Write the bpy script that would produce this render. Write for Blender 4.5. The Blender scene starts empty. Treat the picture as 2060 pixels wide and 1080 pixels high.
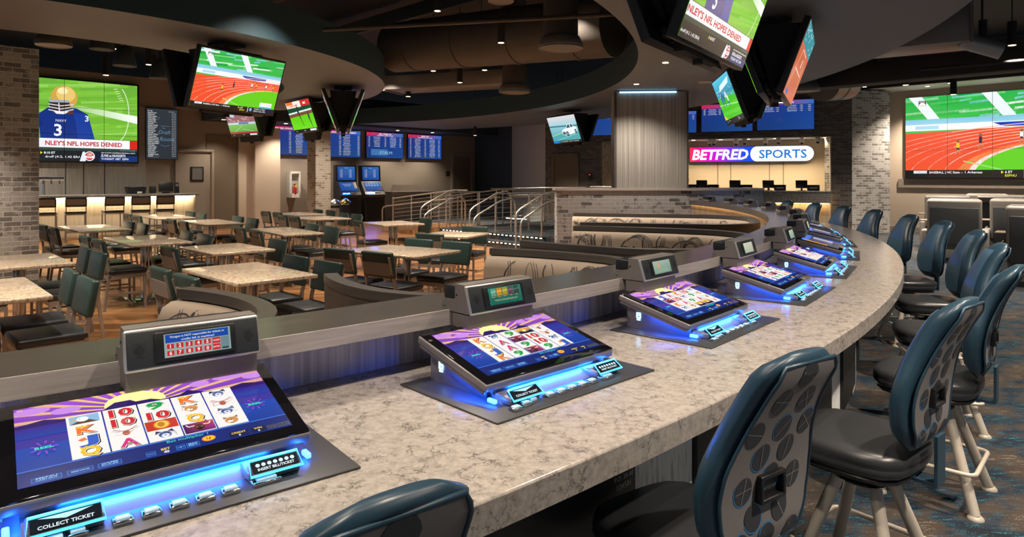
import bpy, bmesh, math, random
from mathutils import Matrix, Vector
SC = bpy.context.scene
COL = SC.collection
PI = math.pi
rad = math.radians

# ------------------------------------------------------------------ camera, world, exposure
CAM_Z = 1.63
FPX, CXP, HORIZON = 1326.0, 1030.0, 357.5
cam = bpy.data.cameras.new('camera')
cam.sensor_width = 36.0
cam.lens = FPX / 2060.0 * 36.0
cam.shift_y = -(540.0 - HORIZON) / 2060.0
cam.clip_start = 0.02
cam.clip_end = 200
cam_ob = bpy.data.objects.new('camera', cam)
cam_ob.location = (0, 0, CAM_Z)
cam_ob.rotation_euler = (PI / 2, 0, 0)
COL.objects.link(cam_ob)
SC.camera = cam_ob
SC.view_settings.view_transform = 'Standard'
SC.view_settings.look = 'None'
SC.view_settings.gamma = 1.0
SC.view_settings.use_curve_mapping = False
SC.view_settings.exposure = 0.0

world = bpy.data.worlds.new('world')
SC.world = world
world.use_nodes = True
world.node_tree.nodes['Background'].inputs[0].default_value = (0.62, 0.72, 0.86, 1)
world.node_tree.nodes['Background'].inputs[1].default_value = 0.44

LAMP = 4.6                              # overall lamp level
def spot(name, loc, power, parent=None, size=rad(95), blend=0.7, color=(1.0, 0.85, 0.69), radius=0.04, aim=None):
    l = bpy.data.lights.new(name, 'SPOT')
    l.energy = power * LAMP
    l.spot_size = size
    l.spot_blend = blend
    l.color = color
    l.shadow_soft_size = radius
    o = bpy.data.objects.new(name, l)
    COL.objects.link(o)
    o.location = loc
    if aim:
        o.rotation_euler = Vector(aim).to_track_quat('-Z', 'Y').to_euler()
    if parent:
        o.parent = parent
    return o

# ------------------------------------------------------------------ small geometry helpers
RC = (-9.22, 12.14)                     # common centre of the curved counter and of the ceiling rings
TH = rad(45.6)                          # the building grid is turned against the view
E1 = (math.cos(TH), math.sin(TH))
E2 = (-math.sin(TH), math.cos(TH))
def grid(a, b): return (a * E1[0] + b * E2[0], a * E1[1] + b * E2[1])
def ab(x, y): return (x * E1[0] + y * E1[1], x * E2[0] + y * E2[1])
def pol(r, deg): return (RC[0] + r * math.cos(rad(deg)), RC[1] + r * math.sin(rad(deg)))
def at(u, v, z):                        # point at height z seen in this direction
    y = FPX * (CAM_Z - z) / (v - HORIZON)
    return ((u - CXP) / FPX * y, y)
def zat(v, y): return CAM_Z - (v - HORIZON) * y / FPX
def on_line(u, p, d):                   # where the sight line of column u meets a wall line
    k = (u - CXP) / FPX
    s = (k * p[1] - p[0]) / (d[0] - k * d[1])
    return (p[0] + d[0] * s, p[1] + d[1] * s), s
def T(x=0, y=0, z=0): return Matrix.Translation((x, y, z))
def RZ(a): return Matrix.Rotation(a, 4, 'Z')
def RX(a): return Matrix.Rotation(a, 4, 'X')
def RY(a): return Matrix.Rotation(a, 4, 'Y')

class MB:
    """collects shapes, then becomes one mesh object"""
    def __init__(s):
        s.v, s.f, s.mi, s.uv, s.sm = [], [], [], [], []
    def add(s, verts, faces, mi=0, M=None, uvs=None, smooth=False):
        o = len(s.v)
        for p in verts:
            s.v.append(tuple(M @ Vector(p)) if M is not None else tuple(p))
        for i, f in enumerate(faces):
            s.f.append([o + k for k in f]); s.mi.append(mi); s.sm.append(smooth)
            s.uv.append(uvs[i] if uvs else None)
        return s
    def box(s, cx, cy, cz, sx, sy, sz, mi=0, M=None, bev=0.0, seg=2):
        if bev <= 0:
            x, y, z = sx / 2, sy / 2, sz / 2
            vs = [(cx + a * x, cy + b * y, cz + c * z) for c in (-1, 1) for b in (-1, 1) for a in (-1, 1)]
            return s.add(vs, [(0, 2, 3, 1), (4, 5, 7, 6), (0, 1, 5, 4), (2, 6, 7, 3), (0, 4, 6, 2), (1, 3, 7, 5)], mi, M)
        bm = bmesh.new()
        bmesh.ops.create_cube(bm, size=1.0)
        bmesh.ops.scale(bm, vec=(sx, sy, sz), verts=bm.verts)
        bev = min(bev, min(sx, sy, sz) * 0.49)
        bmesh.ops.bevel(bm, geom=list(bm.edges), offset=bev, segments=seg, profile=0.5, affect='EDGES')
        bm.verts.ensure_lookup_table()
        vs = [(p.co.x + cx, p.co.y + cy, p.co.z + cz) for p in bm.verts]
        fs = [[q.index for q in f.verts] for f in bm.faces]
        bm.free()
        return s.add(vs, fs, mi, M, smooth=True)
    def prism(s, pts, h0, h1, mi=0, M=None, smooth=False):
        n = len(pts)
        vs = [(x, y, h0) for x, y in pts] + [(x, y, h1) for x, y in pts]
        fs = [list(range(n))[::-1], list(range(n, 2 * n))]
        s.add(vs, fs, mi, M)
        return s.add(vs, [(i, (i + 1) % n, n + (i + 1) % n, n + i) for i in range(n)], mi, M, smooth=smooth)
    def tube(s, pts, r, n=8, closed=False, mi=0, M=None, cap=True):
        P = [Vector(p) for p in pts]
        m = len(P); rings = []; up = None
        for i in range(m):
            if closed: t = P[(i + 1) % m] - P[i - 1]
            else: t = P[min(i + 1, m - 1)] - P[max(i - 1, 0)]
            t.normalize()
            if up is None:
                up = t.cross(Vector((0, 0, 1)))
                if up.length < 1e-3: up = t.cross(Vector((1, 0, 0)))
            up = (up - t * up.dot(t)).normalized()
            b = t.cross(up)
            rr = r[i] if isinstance(r, (list, tuple)) else r
            rings.append([P[i] + (up * math.cos(2 * PI * k / n) + b * math.sin(2 * PI * k / n)) * rr for k in range(n)])
        vs = [q for ring in rings for q in ring]
        fs = []
        for i in range(m if closed else m - 1):
            a, c = i * n, ((i + 1) % m) * n
            fs += [(a + k, a + (k + 1) % n, c + (k + 1) % n, c + k) for k in range(n)]
        s.add(vs, fs, mi, M, smooth=True)
        if cap and not closed:
            s.add(vs, [list(range(n))[::-1], list(range((m - 1) * n, m * n))], mi, M)
        return s
    def bar(s, a, b, w, d, mi=0, M=None, side=None):     # rectangular bar from a to b
        a, b = Vector(a), Vector(b)
        t = (b - a).normalized()
        u = Vector(side) if side else (t.cross(Vector((0, 0, 1))) if abs(t.z) < 0.95 else Vector((1, 0, 0)))
        u = (u - t * u.dot(t)).normalized(); w2 = t.cross(u)
        vs = [p + u * (i * w / 2) + w2 * (j * d / 2) for p in (a, b) for i, j in ((-1, -1), (1, -1), (1, 1), (-1, 1))]
        return s.add(vs, [(3, 2, 1, 0), (4, 5, 6, 7), (0, 1, 5, 4), (1, 2, 6, 5), (2, 3, 7, 6), (3, 0, 4, 7)], mi, M)
    def lathe(s, prof, n=16, mi=0, M=None, smooth=True):
        vs, fs = [], []
        for r, z in prof:
            vs += [(r * math.cos(2 * PI * k / n), r * math.sin(2 * PI * k / n), z) for k in range(n)]
        for i in range(len(prof) - 1):
            fs += [(i * n + k, i * n + (k + 1) % n, (i + 1) * n + (k + 1) % n, (i + 1) * n + k) for k in range(n)]
        s.add(vs, fs, mi, M, smooth=smooth)
        caps = []
        if prof[0][0] > 1e-4: caps.append(list(range(n))[::-1])
        if prof[-1][0] > 1e-4: caps.append(list(range((len(prof) - 1) * n, len(prof) * n)))
        if caps: s.add(vs, caps, mi, M)
        return s
    def arc(s, r0, r1, z0, z1, d0, d1, mi=0, step=1.2, faces='tboi', M=None):   # ring sector about RC with metric uvs
        n = max(2, int(abs(d1 - d0) / step))
        A = [d0 + (d1 - d0) * i / n for i in range(n + 1)]
        def strip(ra, za, rb, zb, ua, ub):
            vs, fs, uv = [], [], []
            for i, a in enumerate(A):
                vs += [(*pol(ra, a), za), (*pol(rb, a), zb)]
            rm = (r0 + r1) / 2
            for i in range(n):
                fs.append((2 * i, 2 * i + 1, 2 * i + 3, 2 * i + 2))
                l0, l1 = rad(A[i] - d0) * rm, rad(A[i + 1] - d0) * rm
                uv.append([(l0, ua), (l0, ub), (l1, ub), (l1, ua)])
            s.add(vs, fs, mi, M, uv, smooth=True)
        if 't' in faces: strip(r0, z1, r1, z1, r0, r1)
        if 'b' in faces: strip(r1, z0, r0, z0, r1, r0)
        if 'o' in faces: strip(r1, z1, r1, z0, z1, z0)
        if 'i' in faces: strip(r0, z0, r0, z1, z0, z1)
        if 'e' in faces:
            for d, fl in ((d0, 0), (d1, 1)):
                q = [(*pol(r0, d), z0), (*pol(r1, d), z0), (*pol(r1, d), z1), (*pol(r0, d), z1)]
                s.add(q, [(0, 1, 2, 3) if not fl else (3, 2, 1, 0)], mi, M)
        return s
    def grid_surf(s, P, mi=0, M=None, uvscale=(1, 1), smooth=True):
        nu, nv = len(P), len(P[0])
        vs = [p for row in P for p in row]
        fs, uv = [], []
        for i in range(nu - 1):
            for j in range(nv - 1):
                fs.append((i * nv + j, (i + 1) * nv + j, (i + 1) * nv + j + 1, i * nv + j + 1))
                a, b, c, d = i / (nu - 1) * uvscale[0], (i + 1) / (nu - 1) * uvscale[0], j / (nv - 1) * uvscale[1], (j + 1) / (nv - 1) * uvscale[1]
                uv.append([(a, c), (b, c), (b, d), (a, d)])
        return s.add(vs, fs, mi, M, uv, smooth)
    def mesh(s, name, mats):
        me = bpy.data.meshes.new(name)
        me.from_pydata(s.v, [], s.f)
        ul = me.uv_layers.new(name='UVMap')
        co = me.vertices
        k = 0
        me.polygons.foreach_set('material_index', s.mi)
        me.polygons.foreach_set('use_smooth', s.sm)
        data = []
        for p, uv in zip(me.polygons, s.uv):
            if uv:
                for q in uv: data += [q[0], q[1]]
            else:
                n = p.normal
                ax, ay, az = abs(n.x), abs(n.y), abs(n.z)
                for vi in p.vertices:
                    c = co[vi].co
                    if az >= ax and az >= ay: data += [c.x, c.y]
                    elif ax >= ay: data += [c.y, c.z]
                    else: data += [c.x, c.z]
        ul.data.foreach_set('uv', data)
        for m in (mats if isinstance(mats, (list, tuple)) else [mats]): me.materials.append(m)
        me.update()
        return me
    def build(s, name, mats, parent=None, loc=None, rotz=0.0):
        o = bpy.data.objects.new(name, s.mesh(name, mats))
        COL.objects.link(o)
        if parent: o.parent = parent
        if loc is not None: o.location = loc
        if rotz: o.rotation_euler = (0, 0, rotz)
        return o

def tag(o, label=None, cat=None, group=None, kind=None):
    if label: o['label'] = label
    if cat: o['category'] = cat
    if group: o['group'] = group
    if kind: o['kind'] = kind
    return o
def thing(name, label, cat, loc=(0, 0, 0), rotz=0.0, group=None):
    o = bpy.data.objects.new(name, None)
    o.empty_display_size = 0.1
    COL.objects.link(o)
    o.location = loc
    o.rotation_euler = (0, 0, rotz)
    return tag(o, label, cat, group)
def kids(o): return [c for c in bpy.data.objects if c.parent == o]
KIDS = {}
def dup(root, loc, rotz, label=None, group=None, skip=()):
    if root.name not in KIDS: KIDS[root.name] = [(c, kids(c)) for c in kids(root)]
    r = root.copy(); COL.objects.link(r)
    r.location = loc; r.rotation_euler = (0, 0, rotz)
    if label: r['label'] = label
    if group: r['group'] = group
    for c, gs in KIDS[root.name]:
        if c.name.split('.')[0] in skip: continue
        d = c.copy(); COL.objects.link(d); d.parent = r
        for g in gs:
            e = g.copy(); COL.objects.link(e); e.parent = d
    return r
# ------------------------------------------------------------------ materials
def nt(name):
    m = bpy.data.materials.new(name)
    m.use_nodes = True
    t = m.node_tree
    return m, t, t.nodes['Principled BSDF']
def mat(name, col, rough=0.5, metal=0.0, emit=None, es=1.0, spec=0.5, coat=0.0):
    m, t, b = nt(name)
    b.inputs['Base Color'].default_value = (*col, 1)
    b.inputs['Roughness'].default_value = rough
    b.inputs['Metallic'].default_value = metal
    b.inputs['Specular IOR Level'].default_value = spec
    if coat: b.inputs['Coat Weight'].default_value = coat; b.inputs['Coat Roughness'].default_value = 0.1
    if emit:
        b.inputs['Emission Color'].default_value = (*emit, 1)
        b.inputs['Emission Strength'].default_value = es
    return m
def N(t, kind, **kw):
    n = t.nodes.new(kind)
    for k, v in kw.items():
        if k in n.inputs: n.inputs[k].default_value = v
        else: setattr(n, k, v)
    return n
def ramp(t, src, stops):
    r = t.nodes.new('ShaderNodeValToRGB')
    el = r.color_ramp.elements
    while len(el) < len(stops): el.new(0.5)
    for e, (p, c) in zip(el, stops):
        e.position = p
        e.color = (*c, 1) if len(c) == 3 else c
    t.links.new(src, r.inputs[0])
    return r
def coords(t, kind='UV', scale=(1, 1, 1), rot=(0, 0, 0)):
    tc = t.nodes.new('ShaderNodeTexCoord')
    mp = t.nodes.new('ShaderNodeMapping')
    mp.inputs['Scale'].default_value = scale
    mp.inputs['Rotation'].default_value = rot
    t.links.new(tc.outputs[kind], mp.inputs[0])
    return mp.outputs[0]
def mixc(t, fac, a, b, mode='MIX'):
    n = t.nodes.new('ShaderNodeMix')
    n.data_type = 'RGBA'; n.blend_type = mode
    for sock, val in ((0, fac), (6, a), (7, b)):
        if isinstance(val, (tuple, float, int)):
            n.inputs[sock].default_value = (*val, 1) if isinstance(val, tuple) else val
        else: t.links.new(val, n.inputs[sock])
    return n.outputs[2]
def bump(t, b, src, strength=0.3, dist=0.01):
    n = t.nodes.new('ShaderNodeBump')
    n.inputs['Strength'].default_value = strength
    n.inputs['Distance'].default_value = dist
    t.links.new(src, n.inputs['Height'])
    t.links.new(n.outputs[0], b.inputs['Normal'])
def brick(name, c1, c2, mortar, wash=0.5, bw=0.21, bh=0.0715):
    m, t, b = nt(name)
    uv = coords(t)
    nz = N(t, 'ShaderNodeTexNoise', Scale=14.0, Detail=3.0)
    t.links.new(uv, nz.inputs['Vector'])
    wob = N(t, 'ShaderNodeVectorMath', operation='SCALE'); wob.inputs['Scale'].default_value = 0.012
    sub = N(t, 'ShaderNodeVectorMath', operation='SUBTRACT'); sub.inputs[1].default_value = (0.5, 0.5, 0.5)
    t.links.new(nz.outputs['Color'], sub.inputs[0]); t.links.new(sub.outputs[0], wob.inputs[0])
    addv = N(t, 'ShaderNodeVectorMath', operation='ADD')
    t.links.new(uv, addv.inputs[0]); t.links.new(wob.outputs[0], addv.inputs[1])
    bk = N(t, 'ShaderNodeTexBrick', Scale=1.0)
    bk.inputs['Brick Width'].default_value = bw; bk.inputs['Row Height'].default_value = bh
    bk.inputs['Mortar Size'].default_value = 0.0065; bk.inputs['Mortar Smooth'].default_value = 0.2
    bk.inputs['Color1'].default_value = (0, 0, 0, 1); bk.inputs['Color2'].default_value = (1, 1, 1, 1)
    bk.inputs['Mortar'].default_value = (0.5, 0.5, 0.5, 1)
    t.links.new(addv.outputs[0], bk.inputs['Vector'])
    tint = ramp(t, bk.outputs['Color'], [(0.0, c1), (1.0, c2)])
    n2 = N(t, 'ShaderNodeTexNoise', Scale=5.0, Detail=6.0, Roughness=0.7); t.links.new(uv, n2.inputs['Vector'])
    addm = N(t, 'ShaderNodeMath', operation='MULTIPLY_ADD'); addm.inputs[1].default_value = 0.35
    t.links.new(bk.outputs['Color'], addm.inputs[0]); t.links.new(n2.outputs[0], addm.inputs[2])
    w = ramp(t, addm.outputs[0], [(max(0.0, 0.85 - wash * 0.5), (0, 0, 0)), (min(1.0, 0.95 - wash * 0.5), (1, 1, 1))])
    n3 = N(t, 'ShaderNodeTexNoise', Scale=60.0, Detail=2.0); t.links.new(uv, n3.inputs['Vector'])
    dirt = ramp(t, n3.outputs[0], [(0.3, (0.75, 0.75, 0.75)), (0.7, (1.1, 1.1, 1.1))])
    c = mixc(t, w.outputs[0], tint.outputs[0], tuple(0.75 * x for x in mortar))
    c = mixc(t, bk.outputs['Fac'], c, mortar)
    c = mixc(t, 1.0, c, dirt.outputs[0], 'MULTIPLY')
    t.links.new(c, b.inputs['Base Color'])
    b.inputs['Roughness'].default_value = 0.85
    inv = N(t, 'ShaderNodeMath', operation='SUBTRACT'); inv.inputs[0].default_value = 1.0
    t.links.new(bk.outputs['Fac'], inv.inputs[1])
    bump(t, b, inv.outputs[0], 0.6, 0.01)
    return m
def stripes(name, stops, sx, sy, rough=0.5, detail=4.0, kind='UV', metal=0.0, spec=0.5):
    """fine grain: noise stretched along one direction"""
    m, t, b = nt(name)
    uv = coords(t, kind, (sx, sy, sx))
    nz = N(t, 'ShaderNodeTexNoise', Scale=1.0, Detail=detail, Roughness=0.65)
    t.links.new(uv, nz.inputs['Vector'])
    r = ramp(t, nz.outputs[0], stops)
    t.links.new(r.outputs[0], b.inputs['Base Color'])
    b.inputs['Roughness'].default_value = rough; b.inputs['Metallic'].default_value = metal
    b.inputs['Specular IOR Level'].default_value = spec
    return m
def quartz(name, base, base2, vein, scale, rough=0.16, kind='Object'):
    m, t, b = nt(name)
    oc = coords(t, kind, (scale, scale, scale))
    nz = N(t, 'ShaderNodeTexNoise', Scale=1.1, Detail=7.0, Roughness=0.68); t.links.new(oc, nz.inputs['Vector'])
    sc_ = N(t, 'ShaderNodeVectorMath', operation='SCALE'); sc_.inputs['Scale'].default_value = 2.6
    t.links.new(nz.outputs['Color'], sc_.inputs[0])
    ad = N(t, 'ShaderNodeVectorMath', operation='ADD'); t.links.new(oc, ad.inputs[0]); t.links.new(sc_.outputs[0], ad.inputs[1])
    vo = N(t, 'ShaderNodeTexVoronoi', feature='DISTANCE_TO_EDGE', Scale=1.0); t.links.new(ad.outputs[0], vo.inputs['Vector'])
    v = ramp(t, vo.outputs['Distance'], [(0.0, (.95, .95, .95)), (0.014, (0.6, 0.6, 0.6)), (0.05, (0.13, 0.13, 0.13)), (0.13, (0, 0, 0))])
    n2 = N(t, 'ShaderNodeTexNoise', Scale=1.3, Detail=3.0); t.links.new(oc, n2.inputs['Vector'])
    msk = ramp(t, n2.outputs[0], [(0.44, (0.04, 0.04, 0.04)), (0.60, (1, 1, 1))])
    mul = N(t, 'ShaderNodeMath', operation='MULTIPLY'); t.links.new(v.outputs[0], mul.inputs[0]); t.links.new(msk.outputs[0], mul.inputs[1])
    n3 = N(t, 'ShaderNodeTexNoise', Scale=3.5, Detail=8.0, Roughness=0.7); t.links.new(oc, n3.inputs['Vector'])
    bc = ramp(t, n3.outputs[0], [(0.36, base2), (0.6, base)])
    c = mixc(t, mul.outputs[0], bc.outputs[0], vein)
    t.links.new(c, b.inputs['Base Color'])
    b.inputs['Roughness'].default_value = rough
    return m
def speckle(name, a, b_, c_, scale, rough=0.2):
    m, t, b = nt(name)
    oc = coords(t, 'Object', (scale, scale, scale))
    n1 = N(t, 'ShaderNodeTexNoise', Scale=1.0, Detail=6.0, Roughness=0.8); t.links.new(oc, n1.inputs['Vector'])
    r = ramp(t, n1.outputs[0], [(0.33, c_), (0.43, b_), (0.52, a), (0.7, tuple(min(1, x * 1.25) for x in a))])
    t.links.new(r.outputs[0], b.inputs['Base Color'])
    b.inputs['Roughness'].default_value = rough
    return m

MT = {}
MT['brick_grey'] = brick('brick_grey', (0.165, 0.152, 0.138), (0.27, 0.255, 0.235), (0.56, 0.54, 0.51), 0.5)
MT['brick_dark'] = brick('brick_dark', (0.085, 0.072, 0.065), (0.155, 0.13, 0.115), (0.22, 0.20, 0.185), 0.35)
MT['brick_light'] = brick('brick_light', (0.22, 0.18, 0.14), (0.38, 0.32, 0.25), (0.60, 0.54, 0.45), 0.66)
MT['brick_wash'] = brick('brick_wash', (0.10, 0.10, 0.105), (0.18, 0.18, 0.19), (0.46, 0.475, 0.50), 0.66, 0.25, 0.08)
MT['paint_beige'] = mat('paint_beige', (0.52, 0.425, 0.335), 0.8)
MT['paint_taupe'] = mat('paint_taupe', (0.27, 0.225, 0.18), 0.75)
MT['paint_brown'] = mat('paint_brown', (0.15, 0.115, 0.08), 0.7)
MT['paint_navy'] = mat('paint_navy', (0.035, 0.05, 0.068), 0.7)
MT['paint_grey'] = mat('paint_grey', (0.44, 0.46, 0.42), 0.75)
MT['ceiling_black'] = mat('ceiling_black', (0.028, 0.026, 0.025), 0.8)
MT['duct_paint'] = mat('duct_paint', (0.055, 0.048, 0.042), 0.6)
MT['duct_metal'] = mat('duct_metal', (0.42, 0.42, 0.42), 0.45, 0.7)
MT['fascia'] = mat('fascia', (0.022, 0.055, 0.075), 0.7)
MT['soffit'] = mat('soffit', (0.165, 0.185, 0.215), 0.6)
MT['black_plastic'] = mat('black_plastic', (0.012, 0.013, 0.015), 0.35)
MT['black_matte'] = mat('black_matte', (0.010, 0.011, 0.013), 0.7)
MT['chrome'] = mat('chrome', (0.75, 0.75, 0.75), 0.12, 1.0)
MT['steel'] = mat('steel', (0.55, 0.54, 0.52), 0.28, 1.0)
MT['rail_steel'] = mat('rail_steel', (0.62, 0.59, 0.54), 0.33, 0.9)
MT['chair_metal'] = mat('chair_metal', (0.36, 0.325, 0.29), 0.36, 0.7)
MT['chair_plate'] = mat('chair_plate', (0.20, 0.18, 0.16), 0.5, 0.4)
MT['vinyl_green'] = mat('vinyl_green', (0.020, 0.040, 0.036), 0.36)
MT['vinyl_black'] = mat('vinyl_black', (0.014, 0.016, 0.020), 0.36)
MT['vinyl_navy'] = mat('vinyl_navy', (0.017, 0.050, 0.082), 0.36, spec=0.6)
MT['vinyl_blue'] = mat('vinyl_blue', (0.060, 0.145, 0.225), 0.38, spec=0.6)
MT['vinyl_seat'] = mat('vinyl_seat', (0.030, 0.032, 0.036), 0.34, spec=0.6)
MT['stool_leg'] = mat('stool_leg', (0.52, 0.47, 0.40), 0.42, 0.15)
MT['terminal_metal'] = mat('terminal_metal', (0.27, 0.25, 0.255), 0.38, 0.5)
MT['plate_metal'] = mat('plate_metal', (0.062, 0.064, 0.072), 0.36, 0.3)
MT['bezel_silver'] = mat('bezel_silver', (0.62, 0.62, 0.60), 0.3, 0.8)
MT['face_charcoal'] = mat('face_charcoal', (0.016, 0.020, 0.025), 0.55)
MT['unit_taupe'] = mat('unit_taupe', (0.21, 0.19, 0.175), 0.42, 0.35)
MT['glass_black'] = mat('glass_black', (0.004, 0.004, 0.006), 0.06)
MT['led_blue'] = mat('led_blue', (0.1, 0.2, 0.5), 0.4, emit=(0.008, 0.10, 1.0), es=190.0)
MT['led_cyan'] = mat('led_cyan', (0.1, 0.4, 0.6), 0.4, emit=(0.010, 0.17, 1.0), es=330.0)
MT['glow_cyan'] = mat('glow_cyan', (0.2, 0.5, 0.6), 0.3, emit=(0.06, 0.55, 1.0), es=2.2)
MT['emblem_glow'] = mat('emblem_glow', (0.5, 0.7, 0.9), 0.3, emit=(0.35, 0.72, 1.0), es=2.5)
MT['led_warm'] = mat('led_warm', (0.8, 0.6, 0.3), 0.5, emit=(1.0, 0.60, 0.24), es=22.0)
MT['led_white'] = mat('led_white', (0.9, 0.85, 0.7), 0.5, emit=(1.0, 0.84, 0.58), es=6.0)
MT['lamp_glow'] = mat('lamp_glow', (0.9, 0.8, 0.6), 0.5, emit=(1.0, 0.66, 0.34), es=7.0)
MT['button_clear'] = mat('button_clear', (0.45, 0.55, 0.62), 0.12, emit=(0.15, 0.45, 0.75), es=0.35)
MT['corner_led'] = mat('corner_led', (0.1, 0.3, 0.6), 0.4, emit=(0.012, 0.16, 1.0), es=28.0)
MT['led_bar'] = mat('led_bar', (0.9, 0.8, 0.6), 0.5, emit=(1.0, 0.78, 0.48), es=45.0)
MT['white_paint'] = mat('white_paint', (0.72, 0.70, 0.66), 0.5)
MT['veneer_panel'] = stripes('veneer_panel', [(0.3, (0.20, 0.155, 0.115)), (0.7, (0.34, 0.27, 0.205))], 9.0, 0.7, 0.45)
MT['veneer_dark'] = stripes('veneer_dark', [(0.3, (0.050, 0.042, 0.036)), (0.7, (0.105, 0.090, 0.076))], 3.0, 42.0, 0.42)
MT['cap_dark'] = stripes('cap_dark', [(0.3, (0.050, 0.045, 0.041)), (0.7, (0.085, 0.077, 0.070))], 2.0, 50.0, 0.36)
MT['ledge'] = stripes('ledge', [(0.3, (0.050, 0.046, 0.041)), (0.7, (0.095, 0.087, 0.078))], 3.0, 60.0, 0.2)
MT['stripe_fabric'] = stripes('stripe_fabric', [(0.30, (0.38, 0.345, 0.345)), (0.5, (0.62, 0.58, 0.58)), (0.68, (0.86, 0.82, 0.82))], 46.0, 0.6, 0.6)
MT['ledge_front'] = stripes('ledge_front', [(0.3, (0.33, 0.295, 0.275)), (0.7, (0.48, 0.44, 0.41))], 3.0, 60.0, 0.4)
MT['stripe_column'] = stripes('stripe_column', [(0.30, (0.15, 0.142, 0.132)), (0.5, (0.26, 0.25, 0.235)), (0.72, (0.40, 0.39, 0.37))], 34.0, 0.25, 0.5)
MT['ash_panel'] = stripes('ash_panel', [(0.35, (0.42, 0.42, 0.42)), (0.45, (0.84, 0.84, 0.82)), (0.7, (0.92, 0.92, 0.90))], 60.0, 5.0, 0.55)
MT['bar_front'] = stripes('bar_front', [(0.3, (0.52, 0.45, 0.34)), (0.7, (0.72, 0.65, 0.52))], 20.0, 0.8, 0.5)
MT['ticket_front'] = stripes('ticket_front', [(0.3, (0.36, 0.30, 0.22)), (0.7, (0.56, 0.48, 0.37))], 14.0, 0.6, 0.5)
MT['wall_panel'] = stripes('wall_panel', [(0.3, (0.24, 0.22, 0.19)), (0.7, (0.36, 0.335, 0.295))], 26.0, 1.2, 0.55)
MT['ticket_wall'] = mat('ticket_wall', (0.62, 0.53, 0.40), 0.6)
MT['quartz'] = quartz('quartz', (0.44, 0.395, 0.355), (0.30, 0.27, 0.25), (0.035, 0.03, 0.033), 13.0)
MT['table_granite'] = speckle('table_granite', (0.48, 0.395, 0.30), (0.29, 0.225, 0.165), (0.10, 0.08, 0.07), 42.0, 0.16)
MT['granite_grey'] = speckle('granite_grey', (0.30, 0.275, 0.24), (0.15, 0.135, 0.12), (0.05, 0.045, 0.04), 30.0, 0.25)
MT['booth_fabric'] = mat('booth_fabric', (0.29, 0.23, 0.175), 0.75)
MT['booth_thread'] = mat('booth_thread', (0.035, 0.032, 0.036), 0.7)
MT['dot_fabric'] = mat('dot_fabric', (0.20, 0.185, 0.182), 0.6)
MT['dot_dark'] = mat('dot_dark', (0.040, 0.043, 0.052), 0.55)
MT['dot_blue'] = mat('dot_blue', (0.03, 0.20, 0.46), 0.5)
MT['dot_line'] = mat('dot_line', (0.24, 0.23, 0.22), 0.55)
MT['recliner'] = mat('recliner', (0.18, 0.165, 0.15), 0.5)
MT['recliner_dark'] = mat('recliner_dark', (0.040, 0.043, 0.047), 0.55)
MT['cardboard'] = mat('cardboard', (0.40, 0.21, 0.10), 0.7)
MT['red'] = mat('red', (0.45, 0.02, 0.02), 0.4)
MT['yellow'] = mat('yellow', (0.7, 0.55, 0.05), 0.5)
MT['gold'] = mat('gold', (0.75, 0.55, 0.28), 0.2, 1.0)
MT['clear_glass'] = mat('clear_glass', (0.25, 0.25, 0.24), 0.1)

def wood_floor():
    m, t, b = nt('wood_floor')
    oc = coords(t, 'Object', (1, 1, 1), (0, 0, rad(-6)))
    bk = N(t, 'ShaderNodeTexBrick', Scale=1.0)
    bk.inputs['Brick Width'].default_value = 1.3; bk.inputs['Row Height'].default_value = 0.095
    bk.inputs['Mortar Size'].default_value = 0.0012
    bk.inputs['Color1'].default_value = (0, 0, 0, 1); bk.inputs['Color2'].default_value = (1, 1, 1, 1); bk.inputs['Mortar'].default_value = (0.1, 0.1, 0.1, 1)
    t.links.new(oc, bk.inputs['Vector'])
    r = ramp(t, bk.outputs['Color'], [(0.0, (0.145, 0.062, 0.022)), (0.5, (0.25, 0.115, 0.042)), (1.0, (0.38, 0.19, 0.075))])
    g = coords(t, 'Object', (2.5, 45, 1), (0, 0, rad(-6)))
    nz = N(t, 'ShaderNodeTexNoise', Scale=1.0, Detail=4.0); t.links.new(g, nz.inputs['Vector'])
    gr = ramp(t, nz.outputs[0], [(0.35, (0.72, 0.70, 0.68)), (0.65, (1.12, 1.1, 1.08))])
    c = mixc(t, 1.0, r.outputs[0], gr.outputs[0], 'MULTIPLY')
    t.links.new(c, b.inputs['Base Color'])
    b.inputs['Roughness'].default_value = 0.3
    return m
MT['wood_floor'] = wood_floor()
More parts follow.
